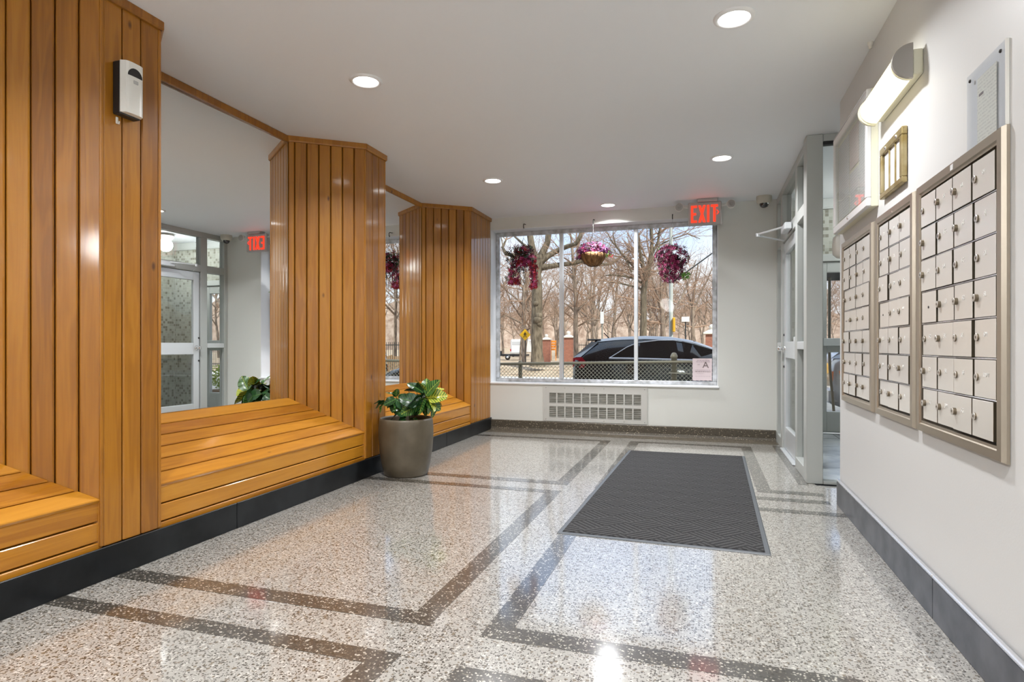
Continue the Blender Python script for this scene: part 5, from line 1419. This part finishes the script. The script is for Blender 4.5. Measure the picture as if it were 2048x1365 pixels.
# ---- pillars of the park gate
brickm = mat('red_brick', (0.33, 0.11, 0.06), 0.85)
t, b = nodes(brickm)
g = N(t, 'ShaderNodeTexCoord'); bk = N(t, 'ShaderNodeTexBrick'); bk.inputs['Scale'].default_value = 6
bk.inputs['Color1'].default_value = (0.36, 0.12, 0.07, 1); bk.inputs['Color2'].default_value = (0.25, 0.085, 0.05, 1); bk.inputs['Mortar'].default_value = (0.45, 0.38, 0.32, 1); bk.inputs['Mortar Size'].default_value = 0.012
mpb = N(t, 'ShaderNodeMapping'); mpb.inputs['Rotation'].default_value = (R(90), 0, 0); t.links.new(g.outputs['Object'], mpb.inputs[0]); t.links.new(mpb.outputs[0], bk.inputs['Vector']); t.links.new(bk.outputs['Color'], b.inputs['Base Color'])
stone = mat('pale_stone', (0.72, 0.70, 0.64), 0.7)
def pillar(u, fw, w, ztop, label):
    c = at(u, 700, fw)
    t_ = thing('gate_pillar', (c.x, c.y, GZ), label, 'pillar', 'brick pillars of the park gate'); t_['kind'] = 'thing'
    part('shaft', MB().box(c.x - w / 2, c.x + w / 2, c.y - w / 2, c.y + w / 2, GZ, ztop), brickm, t_)
    k = w * 0.68
    part('cap', MB().cbox(c.x - k, c.x + k, c.y - k, c.y + k, ztop, ztop + 0.10, 0.02).lathe([(k * 0.95, 0.10), (w * 0.3, 0.22), (0.08, 0.25)], (c.x, c.y, ztop), 'z', 4 * 6), stone, t_)
    part('ball_finial', MB().sphere((c.x, c.y, ztop + 0.36), 0.15, 14, 10).lathe([(0.08, 0.2), (0.07, 0.27)], (c.x, c.y, ztop), 'z', 12), stone, t_)
pillar(1137, 45, 0.62, 1.64, 'brick gate pillar with white ball cap left of the parked car')
pillar(1424, 30, 0.62, 1.62, 'brick gate pillar with white cap at the right window edge')
pillar(1093, 52, 0.60, 1.55, 'brick gate pillar half hidden by the big trunk')

# ---- iron railing of the park
blk = mat('black_iron', (0.02, 0.022, 0.022), 0.5)
ifn = thing('iron_railing', (14, 46, GZ), 'tall black iron park railing in the distance', 'fence')
def railing(xa, xb, y_, z0=GZ, hgt=1.7, sp_=0.14):
    mb = MB(); x_ = xa
    while x_ < xb:
        mb.box(x_ - 0.012, x_ + 0.012, y_ - 0.012, y_ + 0.012, z0, z0 + hgt); x_ += sp_
    part('pickets', mb, blk, ifn, stuff=True)
    for z in (0.2, 1.5):
        part('rail', MB().box(xa, xb, y_ - 0.02, y_ + 0.02, z0 + z, z0 + z + 0.05), blk, ifn)
railing(-9.6, -4.6, 44.5); railing(4.2, 40, 33.0)
for x_ in (8, 14, 20, 26, 32):
    part('post', MB().box(x_ - 0.05, x_ + 0.05, 32.95, 33.05, GZ, GZ + 1.9), blk, ifn)
# brown stake fence beyond the second car
sf = thing('stake_fence', (10, 29, GZ), 'low fence of brown wooden stakes beyond the silver car', 'fence')
mbk = [MB()]
x_ = 4.4
stk = MB().cbox(-0.05, 0.05, -0.015, 0.015, 0, 0.95, 0.01).mesh('stake'); stk.materials.append(mat('brown_stake', (0.30, 0.19, 0.10), 0.9))
srng = random.Random(2)
while x_ < 14:
    o = link('stake', stk, None, sf); o.location = (x_ - 10, srng.uniform(-0.02, 0.02), srng.uniform(-0.05, 0.05)); x_ += 0.125
part('rail', MB().box(4.3, 14, 29.02, 29.06, GZ + 0.35, GZ + 0.42), mat('stake_rail', (0.22, 0.14, 0.08), 0.9), sf)

# ---- chain-link fence in front of the window
galv = mat('galvanised_wire', (0.62, 0.58, 0.47), 0.5, 0.4)
pipem = mat('galvanised_pipe', (0.42, 0.37, 0.27), 0.5, 0.3)
CF = thing('chain_link_fence', (-1.2, 8.9, GZ), 'low chain-link fence with pipe rail right outside the window', 'fence')
FXa, FXb, FY = -4.6, 0.74, 8.9
def ztop(x): return 0.768 + (x + 2.9) * 0.020
part('top_rail', MB().tube([(FXa, FY, ztop(FXa)), (FXb, FY, ztop(FXb))], 0.021, 12), pipem, CF)
mesh_ = MB(); sp_ = 0.058; zlo = GZ + 0.05
kk = int((FXb - FXa + 1.4) / sp_)
for i in range(-int(1.3 / sp_), kk):
    for sgn in (1, -1):
        # wire x = x0 + sgn * (z - zlo)
        xs0 = FXa + i * sp_ if sgn > 0 else FXa + i * sp_ + 1.3
        a = (xs0, zlo); zt = ztop(min(max(xs0, FXa), FXb)); bq = (xs0 + sgn * (zt - zlo), zt)
        # clip to span
        def clip(p, q):
            (xa, za), (xb, zb) = p, q
            lo_, hi_ = FXa, FXb
            if max(xa, xb) < lo_ or min(xa, xb) > hi_: return None
            def cl_(x_, z_):
                if x_ < lo_: return (lo_, z_ + sgn * (lo_ - x_))
                if x_ > hi_: return (hi_, z_ + sgn * (hi_ - x_))
                return (x_, z_)
            return cl_(xa, za), cl_(xb, zb)
        c_ = clip(a, bq)
        if c_ is None: continue
        (xa, za), (xb, zb) = c_
        mesh_.tube([(xa, FY - 0.002 * sgn, za), (xb, FY - 0.002 * sgn, zb)], 0.0030, 4, cap=False)
part('wire_mesh', mesh_, galv, CF, stuff=True)
for (xp, r_, zt) in ((-4.2, 0.03, 0.80), (-2.715, 0.030, 0.79), (-0.41, 0.042, 0.905), (0.70, 0.03, 0.84)):
    part('post', MB().lathe([(r_, 0), (r_, zt - GZ - 0.03), (r_ * 1.25, zt - GZ - 0.028), (r_ * 1.2, zt - GZ), (r_ * 0.7, zt - GZ + r_), (0, zt - GZ + r_ * 1.2)], (xp, FY + 0.03, GZ), 'z', 16), pipem, CF)
part('gate_latch', MB().tube([(-0.48, FY - 0.02, 0.66), (-0.2, FY - 0.02, 0.655), (-0.17, FY - 0.02, 0.645)], 0.008, 6), galv, CF)
# concrete kerb at the fence foot
# ---- cars
def car(name, X0, Yn, paint, label, cat, lamp, group=None, ldz=0.0):
    """X0 rear bumper, Yn near side; the car faces +X"""
    g0 = GZ - 0.12
    Wd = 1.86; yc = Yn + Wd / 2
    t_ = thing(name, (X0 + 2.3, yc, g0), label, cat, group)
    def z(h): return g0 + h
    # stations: x, bottom, belt h, top h, half width at belt, half width at top
    S = [(0.00, 0.52, 1.12, 1.24, 0.78, 0.70), (0.06, 0.40, 1.24, 1.36, 0.86, 0.74), (0.22, 0.34, 1.29, 1.48, 0.89, 0.72), (0.50, 0.30, 1.31, 1.74, 0.91, 0.66), (1.0, 0.30, 1.31, 1.795, 0.925, 0.68),
         (1.6, 0.30, 1.30, 1.815, 0.93, 0.69), (2.1, 0.30, 1.285, 1.795, 0.93, 0.69), (2.6, 0.30, 1.27, 1.71, 0.93, 0.68), (3.05, 0.30, 1.25, 1.54, 0.93, 0.67), (3.50, 0.30, 1.18, 1.27, 0.92, 0.70), (3.9, 0.32, 1.03, 1.10, 0.90, 0.66), (4.35, 0.36, 0.90, 0.98, 0.84, 0.60), (4.62, 0.44, 0.74, 0.84, 0.70, 0.5), (4.70, 0.52, 0.64, 0.72, 0.55, 0.4)]
    def sec(s_):
        x_, bo, be, to, wb_, wt = s_
        half = [(0.0, bo), (wb_ * 0.90, bo), (wb_ * 0.99, bo + 0.14), (wb_ * 1.0, (bo + be) / 2 + 0.06), (wb_ * 0.985, be - 0.10), (wb_ * 0.965, be), (wt + (wb_ * 0.965 - wt) * 0.12, to - (to - be) * 0.14), (wt * 0.93, to - 0.012), (wt * 0.55, to), (0.0, to + 0.004)]
        L1 = [(X0 + x_, yc - a, z(h)) for a, h in half]
        L2 = [(X0 + x_, yc + a, z(h)) for a, h in reversed(half[1:-1])]
        return L1 + L2
    secs = [sec(s_) for s_ in S]
    n_ = len(secs[0]); V = [p for s_ in secs for p in s_]; F = []
    for i in range(len(secs) - 1):
        for k in range(n_):
            a = i * n_ + k; b2 = i * n_ + (k + 1) % n_
            F.append((a, b2, b2 + n_, a + n_))
    mb = MB(); mb.add(V, F, True); mb.add(secs[0], [tuple(range(n_))]); mb.add(secs[-1], [tuple(range(n_))])
    part('body', mb, paint, t_)
    rg_ = mat('rear_glass_sheen', (0.42, 0.45, 0.48), 0.10, 0.2)  # pale grey holds the light reflected by rear glass and hatch
    roofm = mat('roof_sky_sheen', (0.50, 0.51, 0.52), 0.22, 0.5, **{'Coat Weight': 1.0, 'Coat Roughness': 0.03})
    def interp(x_):
        for s0, s1 in zip(S[:-1], S[1:]):
            if s0[0] <= x_ <= s1[0]:
                k = (x_ - s0[0]) / (s1[0] - s0[0]); return [a + (b2 - a) * k for a, b2 in zip(s0, s1)]
        return S[-1]
    def side(x_, h, off, sg=-1):
        s_ = interp(x_); be, to, wb_, wt = s_[2], s_[3], s_[4] * 0.965, s_[5]
        k = min(1, max(0, (h - be) / max(to - be, 1e-3)))
        wtt = wt + (wb_ - wt) * 0.12
        w_ = wb_ + (wtt - wb_) * min(1, k / 0.86)
        return (X0 + x_, yc + sg * (w_ + off), z(h))
    tint = mat('tinted_car_glass', (0.012, 0.014, 0.014), 0.03, 0, **{'Specular IOR Level': 0.6, 'Coat Weight': 0.5})
    wins = [[(0.90, 1.335), (1.24, 1.56), (1.45, 1.65), (1.52, 1.335)], [(1.56, 1.335), (1.49, 1.66), (1.9, 1.70), (2.26, 1.70), (2.34, 1.315)], [(2.46, 1.315), (2.38, 1.695), (2.60, 1.645), (2.95, 1.525), (3.28, 1.37), (3.38, 1.29)]]
    for sg in (-1, 1):
        for w in wins:
            A_ = [side(x_, h, 0.006, sg) for x_, h in w]; B_ = [side(x_, h, -0.02, sg) for x_, h in w]
            m_ = len(w)
            part('side_window', MB().add(A_ + B_, [tuple(range(m_)), tuple(reversed(range(m_, 2 * m_)))] + [(i, (i + 1) % m_, m_ + (i + 1) % m_, m_ + i) for i in range(m_)]), tint, t_)
        trimp = [(0.84, 1.325), (1.21, 1.565), (1.45, 1.67), (1.9, 1.72), (2.3, 1.72), (2.62, 1.665), (2.98, 1.54), (3.40, 1.31)]
        part('window_trim', MB().tube([side(x_, h, 0.010, sg) for x_, h in trimp], 0.011, 6), M['chrome'], t_)
        part('sill_trim', MB().tube([side(x_, h, 0.022, sg) for x_, h in ((0.84, 1.322), (1.55, 1.315), (2.4, 1.295), (3.40, 1.27))], 0.024, 6), M['silver'], t_)
        part('hatch_reflection', MB().add([side(0.0, 1.34, 0.03, sg), side(0.19, 1.345, 0.03, sg), side(0.56, 1.67, 0.02, sg), side(0.42, 1.70, 0.02, sg), side(0.0, 1.34, -0.05, sg), side(0.19, 1.345, -0.05, sg), side(0.56, 1.67, -0.05, sg), side(0.42, 1.70, -0.05, sg)],
            [(0, 1, 2, 3), (7, 6, 5, 4), (0, 4, 5, 1), (1, 5, 6, 2), (2, 6, 7, 3), (3, 7, 4, 0)]), rg_, t_, 'light grey strip painted for reflected light on the hatch edge')  # pale strip paints in the light caught by the hatch edge
        tlp = [(-0.02, 1.32 + ldz), (0.22, 1.345 + ldz), (0.34, 1.22 + ldz), (0.26, 1.10 + ldz), (-0.02, 1.12 + ldz)]
        part('tail_lamp', MB().add([side(max(a_, 0), h_, 0.05, sg) for a_, h_ in tlp] + [side(max(a_, 0), h_, -0.06, sg) for a_, h_ in tlp],
            [(0, 1, 2, 3, 4), (9, 8, 7, 6, 5)] + [(i, (i + 1) % 5, 5 + (i + 1) % 5, 5 + i) for i in range(5)]), lamp, t_)
        for xw in (0.95, 3.72):
            wy = yc + sg * (Wd / 2 - 0.13)
            ty = part('wheel', MB().lathe([(0.20, -0.11), (0.33, -0.11), (0.36, -0.07), (0.36, 0.07), (0.33, 0.11), (0.20, 0.11)], (X0 + xw, wy, g0 + 0.36), 'y', 28), M['black'], t_)
            part('rim', MB().lathe([(0.0, sg * 0.10), (0.08, sg * 0.105), (0.21, sg * 0.09), (0.22, sg * 0.112)], (X0 + xw, wy, g0 + 0.36), 'y', 20), M['alu_light'], ty)
        part('door_handle', MB().cbox(X0 + 2.00, X0 + 2.18, yc + sg * 0.92, yc + sg * 0.95, z(1.08), z(1.11), 0.008), paint, t_)
        part('wing_mirror', MB().sphere((X0 + 3.22, yc + sg * 1.0, z(1.30)), 0.10, 12, 8, 1.0, 0.8, 0.75), paint, t_)
        part('headlamp', MB().sphere((X0 + 4.45, yc + sg * 0.62, z(0.84)), 0.14, 12, 8, 1.2, 0.9, 0.6), M['glass'], t_)
    # roof skin, its pale grey paints in the reflected sky
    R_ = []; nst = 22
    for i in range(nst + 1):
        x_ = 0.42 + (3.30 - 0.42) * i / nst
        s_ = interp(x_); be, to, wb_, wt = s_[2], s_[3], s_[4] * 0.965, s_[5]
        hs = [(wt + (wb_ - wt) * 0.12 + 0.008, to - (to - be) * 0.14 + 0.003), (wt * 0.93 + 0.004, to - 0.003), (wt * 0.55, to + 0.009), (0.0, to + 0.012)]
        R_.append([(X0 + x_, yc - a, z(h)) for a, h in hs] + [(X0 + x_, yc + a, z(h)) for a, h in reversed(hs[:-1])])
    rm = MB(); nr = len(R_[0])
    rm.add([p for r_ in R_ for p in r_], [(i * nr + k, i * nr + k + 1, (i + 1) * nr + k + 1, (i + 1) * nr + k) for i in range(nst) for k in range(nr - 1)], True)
    part('roof_sheen_skin', rm, roofm, t_, 'roof skin painted with the sky reflection')
    # rear glass and spoiler
    part('rear_window', MB().add([(X0 + 0.075, yc - 0.66, z(1.36)), (X0 + 0.075, yc + 0.66, z(1.36)), (X0 + 0.44, yc + 0.60, z(1.69)), (X0 + 0.44, yc - 0.60, z(1.66)), (X0 + 0.25, yc - 0.66, z(1.36)), (X0 + 0.25, yc + 0.66, z(1.36)), (X0 + 0.6, yc + 0.60, z(1.64)), (X0 + 0.6, yc - 0.60, z(1.64))],
        [(0, 1, 2, 3), (4, 7, 6, 5), (0, 4, 5, 1), (1, 5, 6, 2), (2, 6, 7, 3), (3, 7, 4, 0)]), rg_, t_)
    part('spoiler', MB().cbox(X0 + 0.30, X0 + 0.62, yc - 0.66, yc + 0.66, z(1.715), z(1.755), 0.015), paint, t_)
    part('windscreen', MB().add([(X0 + 2.62, yc - 0.62, z(1.71)), (X0 + 2.62, yc + 0.62, z(1.71)), (X0 + 3.50, yc + 0.74, z(1.26)), (X0 + 3.50, yc - 0.74, z(1.26)), (X0 + 2.62, yc - 0.62, z(1.60)), (X0 + 2.62, yc + 0.62, z(1.60)), (X0 + 3.45, yc + 0.74, z(1.12)), (X0 + 3.45, yc - 0.74, z(1.12))],
        [(0, 1, 2, 3), (4, 7, 6, 5), (0, 4, 5, 1), (1, 5, 6, 2), (2, 6, 7, 3), (3, 7, 4, 0)]), tint, t_)
    part('bumper', MB().cbox(X0 - 0.05, X0 + 0.16, yc - 0.84, yc + 0.84, z(0.42), z(0.74), 0.05), paint, t_)
    part('antenna', MB().tube([(X0 + 0.75, yc - 0.25, z(1.77)), (X0 + 0.62, yc - 0.25, z(1.90))], 0.012, 6), M['black'], t_)
    return t_
blackp = mat('black_car_paint', (0.012, 0.013, 0.014), 0.18, 0.0, **{'Coat Weight': 1.0, 'Coat Roughness': 0.03})
silvp = mat('silver_car_paint', (0.55, 0.54, 0.50), 0.25, 0.5, **{'Coat Weight': 1.0, 'Coat Roughness': 0.03})
redl = mat('red_tail_lamp', (0.45, 0.015, 0.03), 0.15); oral = mat('orange_tail_lamp', (0.85, 0.22, 0.04), 0.15)
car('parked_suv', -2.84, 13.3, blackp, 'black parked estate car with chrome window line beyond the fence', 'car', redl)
car('silver_car', 2.45, 13.4, silvp, 'silver car with an orange tail lamp seen through the street door', 'car', oral, None, -0.24)

# ---- street furniture
def post_sign(name, u, v0, v1, wpx, fw, col_, label, cat, pole_r=0.03, turn=0.0):
    c = at(u, (v0 + v1) / 2, fw); hz = (v1 - v0) / 1203 * fw; wz = wpx / 1203 * fw
    t_ = thing(name, (c.x, c.y, GZ), label, cat)
    part('post', MB().tube([(c.x, c.y + 0.05, GZ), (c.x, c.y + 0.05, c.z + hz * 0.45)], pole_r, 8), blk if name != 'street_sign' else mat('steel_post', (0.25, 0.24, 0.2), 0.6), t_)
    part('panel', MB().cbox(c.x - wz / 2, c.x + wz / 2, c.y - 0.012, c.y + 0.012, c.z - hz / 2, c.z + hz / 2, 0.006), col_, t_)
    return t_, c
whs = mat('white_sign', (0.80, 0.80, 0.78), 0.5)
post_sign('street_sign', 1204, 624, 648, 7, 24, whs, 'tall narrow white sign on a thin post in the middle pane', 'sign')
post_sign('park_sign', 1371, 634, 644, 15, 28, whs, 'small white sign on a black post right of the lamp pole', 'sign')
c = at(1050, 670, 36)
cs = thing('crossing_sign', (c.x, c.y, GZ), 'yellow diamond pedestrian crossing sign beside the big trunk', 'sign')
part('post', MB().tube([(c.x, c.y + 0.06, GZ), (c.x, c.y + 0.06, c.z + 0.35)], 0.03, 8), blk, cs)
dh = 0.345
part('panel', MB().extrude([(c.x - dh, c.y, c.z), (c.x, c.y, c.z - dh), (c.x + dh, c.y, c.z), (c.x, c.y, c.z + dh)], (0, 0.02, 0)), mat('sign_yellow', (0.85, 0.50, 0.01), 0.5), cs)
wk = MB()
f0 = c.y - 0.006
def wq(p): wk.extrude([(c.x + a * 0.8, f0, c.z + b2 * 0.8) for a, b2 in p], (0, 0.004, 0))
wq([(-0.03, 0.16), (0.03, 0.16), (0.03, 0.22), (-0.03, 0.22)]); wq([(-0.05, 0.0), (0.04, 0.0), (0.05, 0.14), (-0.04, 0.14)])
wq([(-0.05, 0.01), (0.0, 0.01), (-0.07, -0.21), (-0.12, -0.21)]); wq([(0.0, 0.01), (0.05, 0.01), (0.13, -0.20), (0.08, -0.21)])
wq([(0.04, 0.13), (0.14, 0.02), (0.11, 0.0), (0.03, 0.08)]); wq([(-0.04, 0.13), (-0.13, 0.03), (-0.10, 0.0), (-0.03, 0.08)])
part('walking_figure', wk, M['black'], cs)
# lamp pole with signal
c = at(1342, 700, 20)
lp = thing('lamp_pole', (c.x, c.y, GZ), 'tall pale grey street lamp pole with a sloping arm', 'pole')
pg = mat('pale_green_grey_paint', (0.52, 0.55, 0.52), 0.45)
part('pole', MB().tube([(c.x, c.y, GZ), (c.x, c.y, 3.2), (c.x, c.y, 8.5)], [0.072, 0.062, 0.05], 14), pg, lp)
part('base', MB().lathe([(0.16, 0), (0.15, 0.5), (0.11, 0.62), (0.075, 0.7)], (c.x, c.y, GZ), 'z', 16), pg, lp)
a1_ = at(1345, 565, 20); a2_ = at(1372, 545, 20); a3_ = at(1427, 505, 20)
part('arm', MB().tube([a1_, a2_, a3_, a3_ + (a3_ - a2_) * 0.8], 0.022, 8), blk, lp, 'dark sloping arm')
c2 = at(1347.5, 650, 19.9)
yl_ = mat('signal_yellow', (0.80, 0.42, 0.02), 0.5)
sg_ = part('signal_box', MB().cbox(c2.x - 0.035, c2.x + 0.045, c2.y - 0.12, c2.y + 0.12, c2.z - 0.24, c2.z + 0.24, 0.02), yl_, lp, 'yellow signal box')
c3 = at(1356, 672, 24)
tx = thing('yellow_taxi', (c3.x, c3.y, GZ - 0.12), 'yellow car roof just visible over the black car', 'car')
part('body', MB().cbox(c3.x - 2.2, c3.x + 2.2, c3.y - 0.2, c3.y + 1.5, GZ + 0.1, GZ + 0.85, 0.15), yl_, tx)
part('cabin', MB().add([(c3.x - 1.2, c3.y - 0.15, GZ + 0.85), (c3.x + 1.3, c3.y - 0.15, GZ + 0.85), (c3.x + 0.75, c3.y - 0.02, GZ + 1.36), (c3.x - 0.75, c3.y - 0.02, GZ + 1.36), (c3.x - 1.2, c3.y + 1.45, GZ + 0.85), (c3.x + 1.3, c3.y + 1.45, GZ + 0.85), (c3.x + 0.75, c3.y + 1.3, GZ + 1.36), (c3.x - 0.75, c3.y + 1.3, GZ + 1.36)],
    [(0, 1, 2, 3), (7, 6, 5, 4), (0, 4, 5, 1), (1, 5, 6, 2), (2, 6, 7, 3), (3, 7, 4, 0)]), mat('taxi_glass', (0.03, 0.03, 0.03), 0.05), tx)
part('roof', MB().cbox(c3.x - 0.78, c3.x + 0.78, c3.y - 0.04, c3.y + 1.32, GZ + 1.36, GZ + 1.45, 0.04), yl_, tx)
part('roof_sign', MB().cbox(c3.x - 0.18, c3.x + 0.18, c3.y + 0.5, c3.y + 0.75, GZ + 1.45, GZ + 1.60, 0.03), yl_, tx)
for xx in (-1.4, 1.4):
    part('wheel', MB().lathe([(0.0, -0.1), (0.3, -0.1), (0.32, 0), (0.3, 0.1), (0, 0.1)], (c3.x + xx, c3.y - 0.14, GZ + 0.2), 'y', 20), M['black'], tx)
# white van and trailer beyond the park
c = at(1034, 691, 80)
vn = thing('white_van', (c.x, c.y, GZ), 'white van parked beyond the trees in the left pane', 'van')
vw = mat('van_white', (0.78, 0.78, 0.78), 0.4)
part('body', MB().cbox(c.x - 0.95, c.x + 0.95, c.y, c.y + 4.2, GZ + 0.45, GZ + 2.35, 0.18), vw, vn)
part('rear_window', MB().cbox(c.x - 0.7, c.x + 0.7, c.y - 0.02, c.y + 0.04, GZ + 1.55, GZ + 2.05, 0.03), mat('van_glass', (0.55, 0.56, 0.58), 0.2), vn)
part('bumper', MB().cbox(c.x - 0.95, c.x + 0.95, c.y - 0.12, c.y + 0.1, GZ + 0.40, GZ + 0.62, 0.04), M['grey_housing'], vn)
for sgx in (-1, 1):
    part('wheel', MB().lathe([(0, -0.12), (0.34, -0.12), (0.36, 0), (0.34, 0.12), (0, 0.12)], (c.x + sgx * 0.78, c.y + 0.8, GZ + 0.36), 'x', 20), M['black'], vn)
    part('tail_lamp', MB().box(c.x + sgx * 0.9 - 0.06, c.x + sgx * 0.9 + 0.06, c.y - 0.03, c.y + 0.02, GZ + 0.75, GZ + 1.05), redl, vn)
c = at(1024, 712, 62)
tl = thing('flat_trailer', (c.x, c.y, GZ), 'dark low trailer with a wheel in front of the white van', 'trailer')
part('deck', MB().cbox(c.x - 1.9, c.x + 1.6, c.y - 0.6, c.y + 0.9, GZ + 0.42, GZ + 0.62, 0.03), M['black'], tl)
part('wheel', MB().lathe([(0, -0.1), (0.26, -0.1), (0.28, 0), (0.26, 0.1), (0, 0.1)], (c.x - 0.25, c.y - 0.66, GZ + 0.30), 'y', 20), M['black'], tl)
part('hub', MB().lathe([(0, -0.03), (0.12, -0.02), (0.12, 0)], (c.x - 0.25, c.y - 0.76, GZ + 0.30), 'y', 14), M['alu_light'], tl)
part('side_board', MB().cbox(c.x - 1.9, c.x - 0.9, c.y - 0.6, c.y - 0.55, GZ + 0.62, GZ + 0.95, 0.02), M['black'], tl)
c = at(1107, 691, 60)
ob = thing('orange_barrier', (c.x, c.y, GZ), 'orange slotted barrier board right of the big trunk', 'barrier')
orm = mat('barrier_orange', (0.80, 0.25, 0.02), 0.5)
for k in range(4):
    part('slat', MB().cbox(c.x - 0.22, c.x + 0.22, c.y, c.y + 0.05, c.z - 0.5 + k * 0.26, c.z - 0.32 + k * 0.26, 0.02), orm, ob)
for sgx in (-1, 1):
    part('leg', MB().box(c.x + sgx * 0.24 - 0.03, c.x + sgx * 0.24 + 0.03, c.y, c.y + 0.06, GZ, c.z + 0.5), orm, ob)
# entrance awning, pole and shrub box outside the street door
aw = thing('entrance_awning', (1.8, 9.0, 2.0), 'black entrance awning outside the street door', 'awning')
part('canopy', MB().add([(0.95, YF + 0.2, 2.45), (2.7, YF + 0.2, 2.45), (2.7, 10.2, 2.04), (0.95, 10.2, 2.04), (0.95, YF + 0.2, 2.75), (2.7, YF + 0.2, 2.75), (2.7, 10.2, 2.32), (0.95, 10.2, 2.32)],
    [(0, 1, 2, 3), (7, 6, 5, 4), (0, 4, 5, 1), (1, 5, 6, 2), (2, 6, 7, 3), (3, 7, 4, 0)]), mat('black_canvas', (0.012, 0.012, 0.012), 0.8), aw)
part('support_pole', MB().tube([(1.796, 10.05, 2.10), (1.792, 10.05, 1.0), (1.80, 10.05, 0.7), (1.86, 10.05, -0.02)], 0.020, 10), mat('olive_pole', (0.16, 0.14, 0.08), 0.5), aw, 'bent olive pole')
struct('pavement_step', MB().box(0.9, 2.8, YF + 0.15, 10.4, GZ - 0.2, -0.02).box(0.9, 2.8, 10.4, 10.8, GZ - 0.2, -0.2), add_mottle(mat('tan_step', (0.55, 0.42, 0.30), 0.85), (0.50, 0.37, 0.26), (0.62, 0.49, 0.36), 3), 'tan entrance landing outside the street door', cat='step')
shx = thing('boxed_shrub', (3.9, 10.25, GZ), 'yellow-green shrub in a tan box outside, reflected in the big mirror', 'plant')
part('planter', MB().cbox(3.67, 4.13, 10.02, 10.5, GZ, 0.12, 0.02), mat('tan_planter', (0.45, 0.32, 0.2), 0.8), shx)
lb = MB(); qr = random.Random(8)
for _ in range(500):
    p_, n_ = ell(qr, (3.9, 10.25, 0.36), 0.26, 0.26, 0.32, 0.5, 99)
    c_ = Vector(p_); u_ = Vector((qr.uniform(-1, 1), qr.uniform(-1, 1), qr.uniform(-0.3, 1))).normalized(); w_ = u_.orthogonal().normalized() * 0.022
    lb.add([c_, c_ + u_ * 0.04 + w_, c_ + u_ * 0.09, c_ + u_ * 0.04 - w_], [(0, 1, 2, 3)])
part('foliage', lb, mat('yellow_green_leaf', (0.48, 0.60, 0.05), 0.5), shx, stuff=True)

for o in bpy.data.objects:
    if o.type == 'EMPTY' and not o.children:
        bpy.data.objects.remove(o)
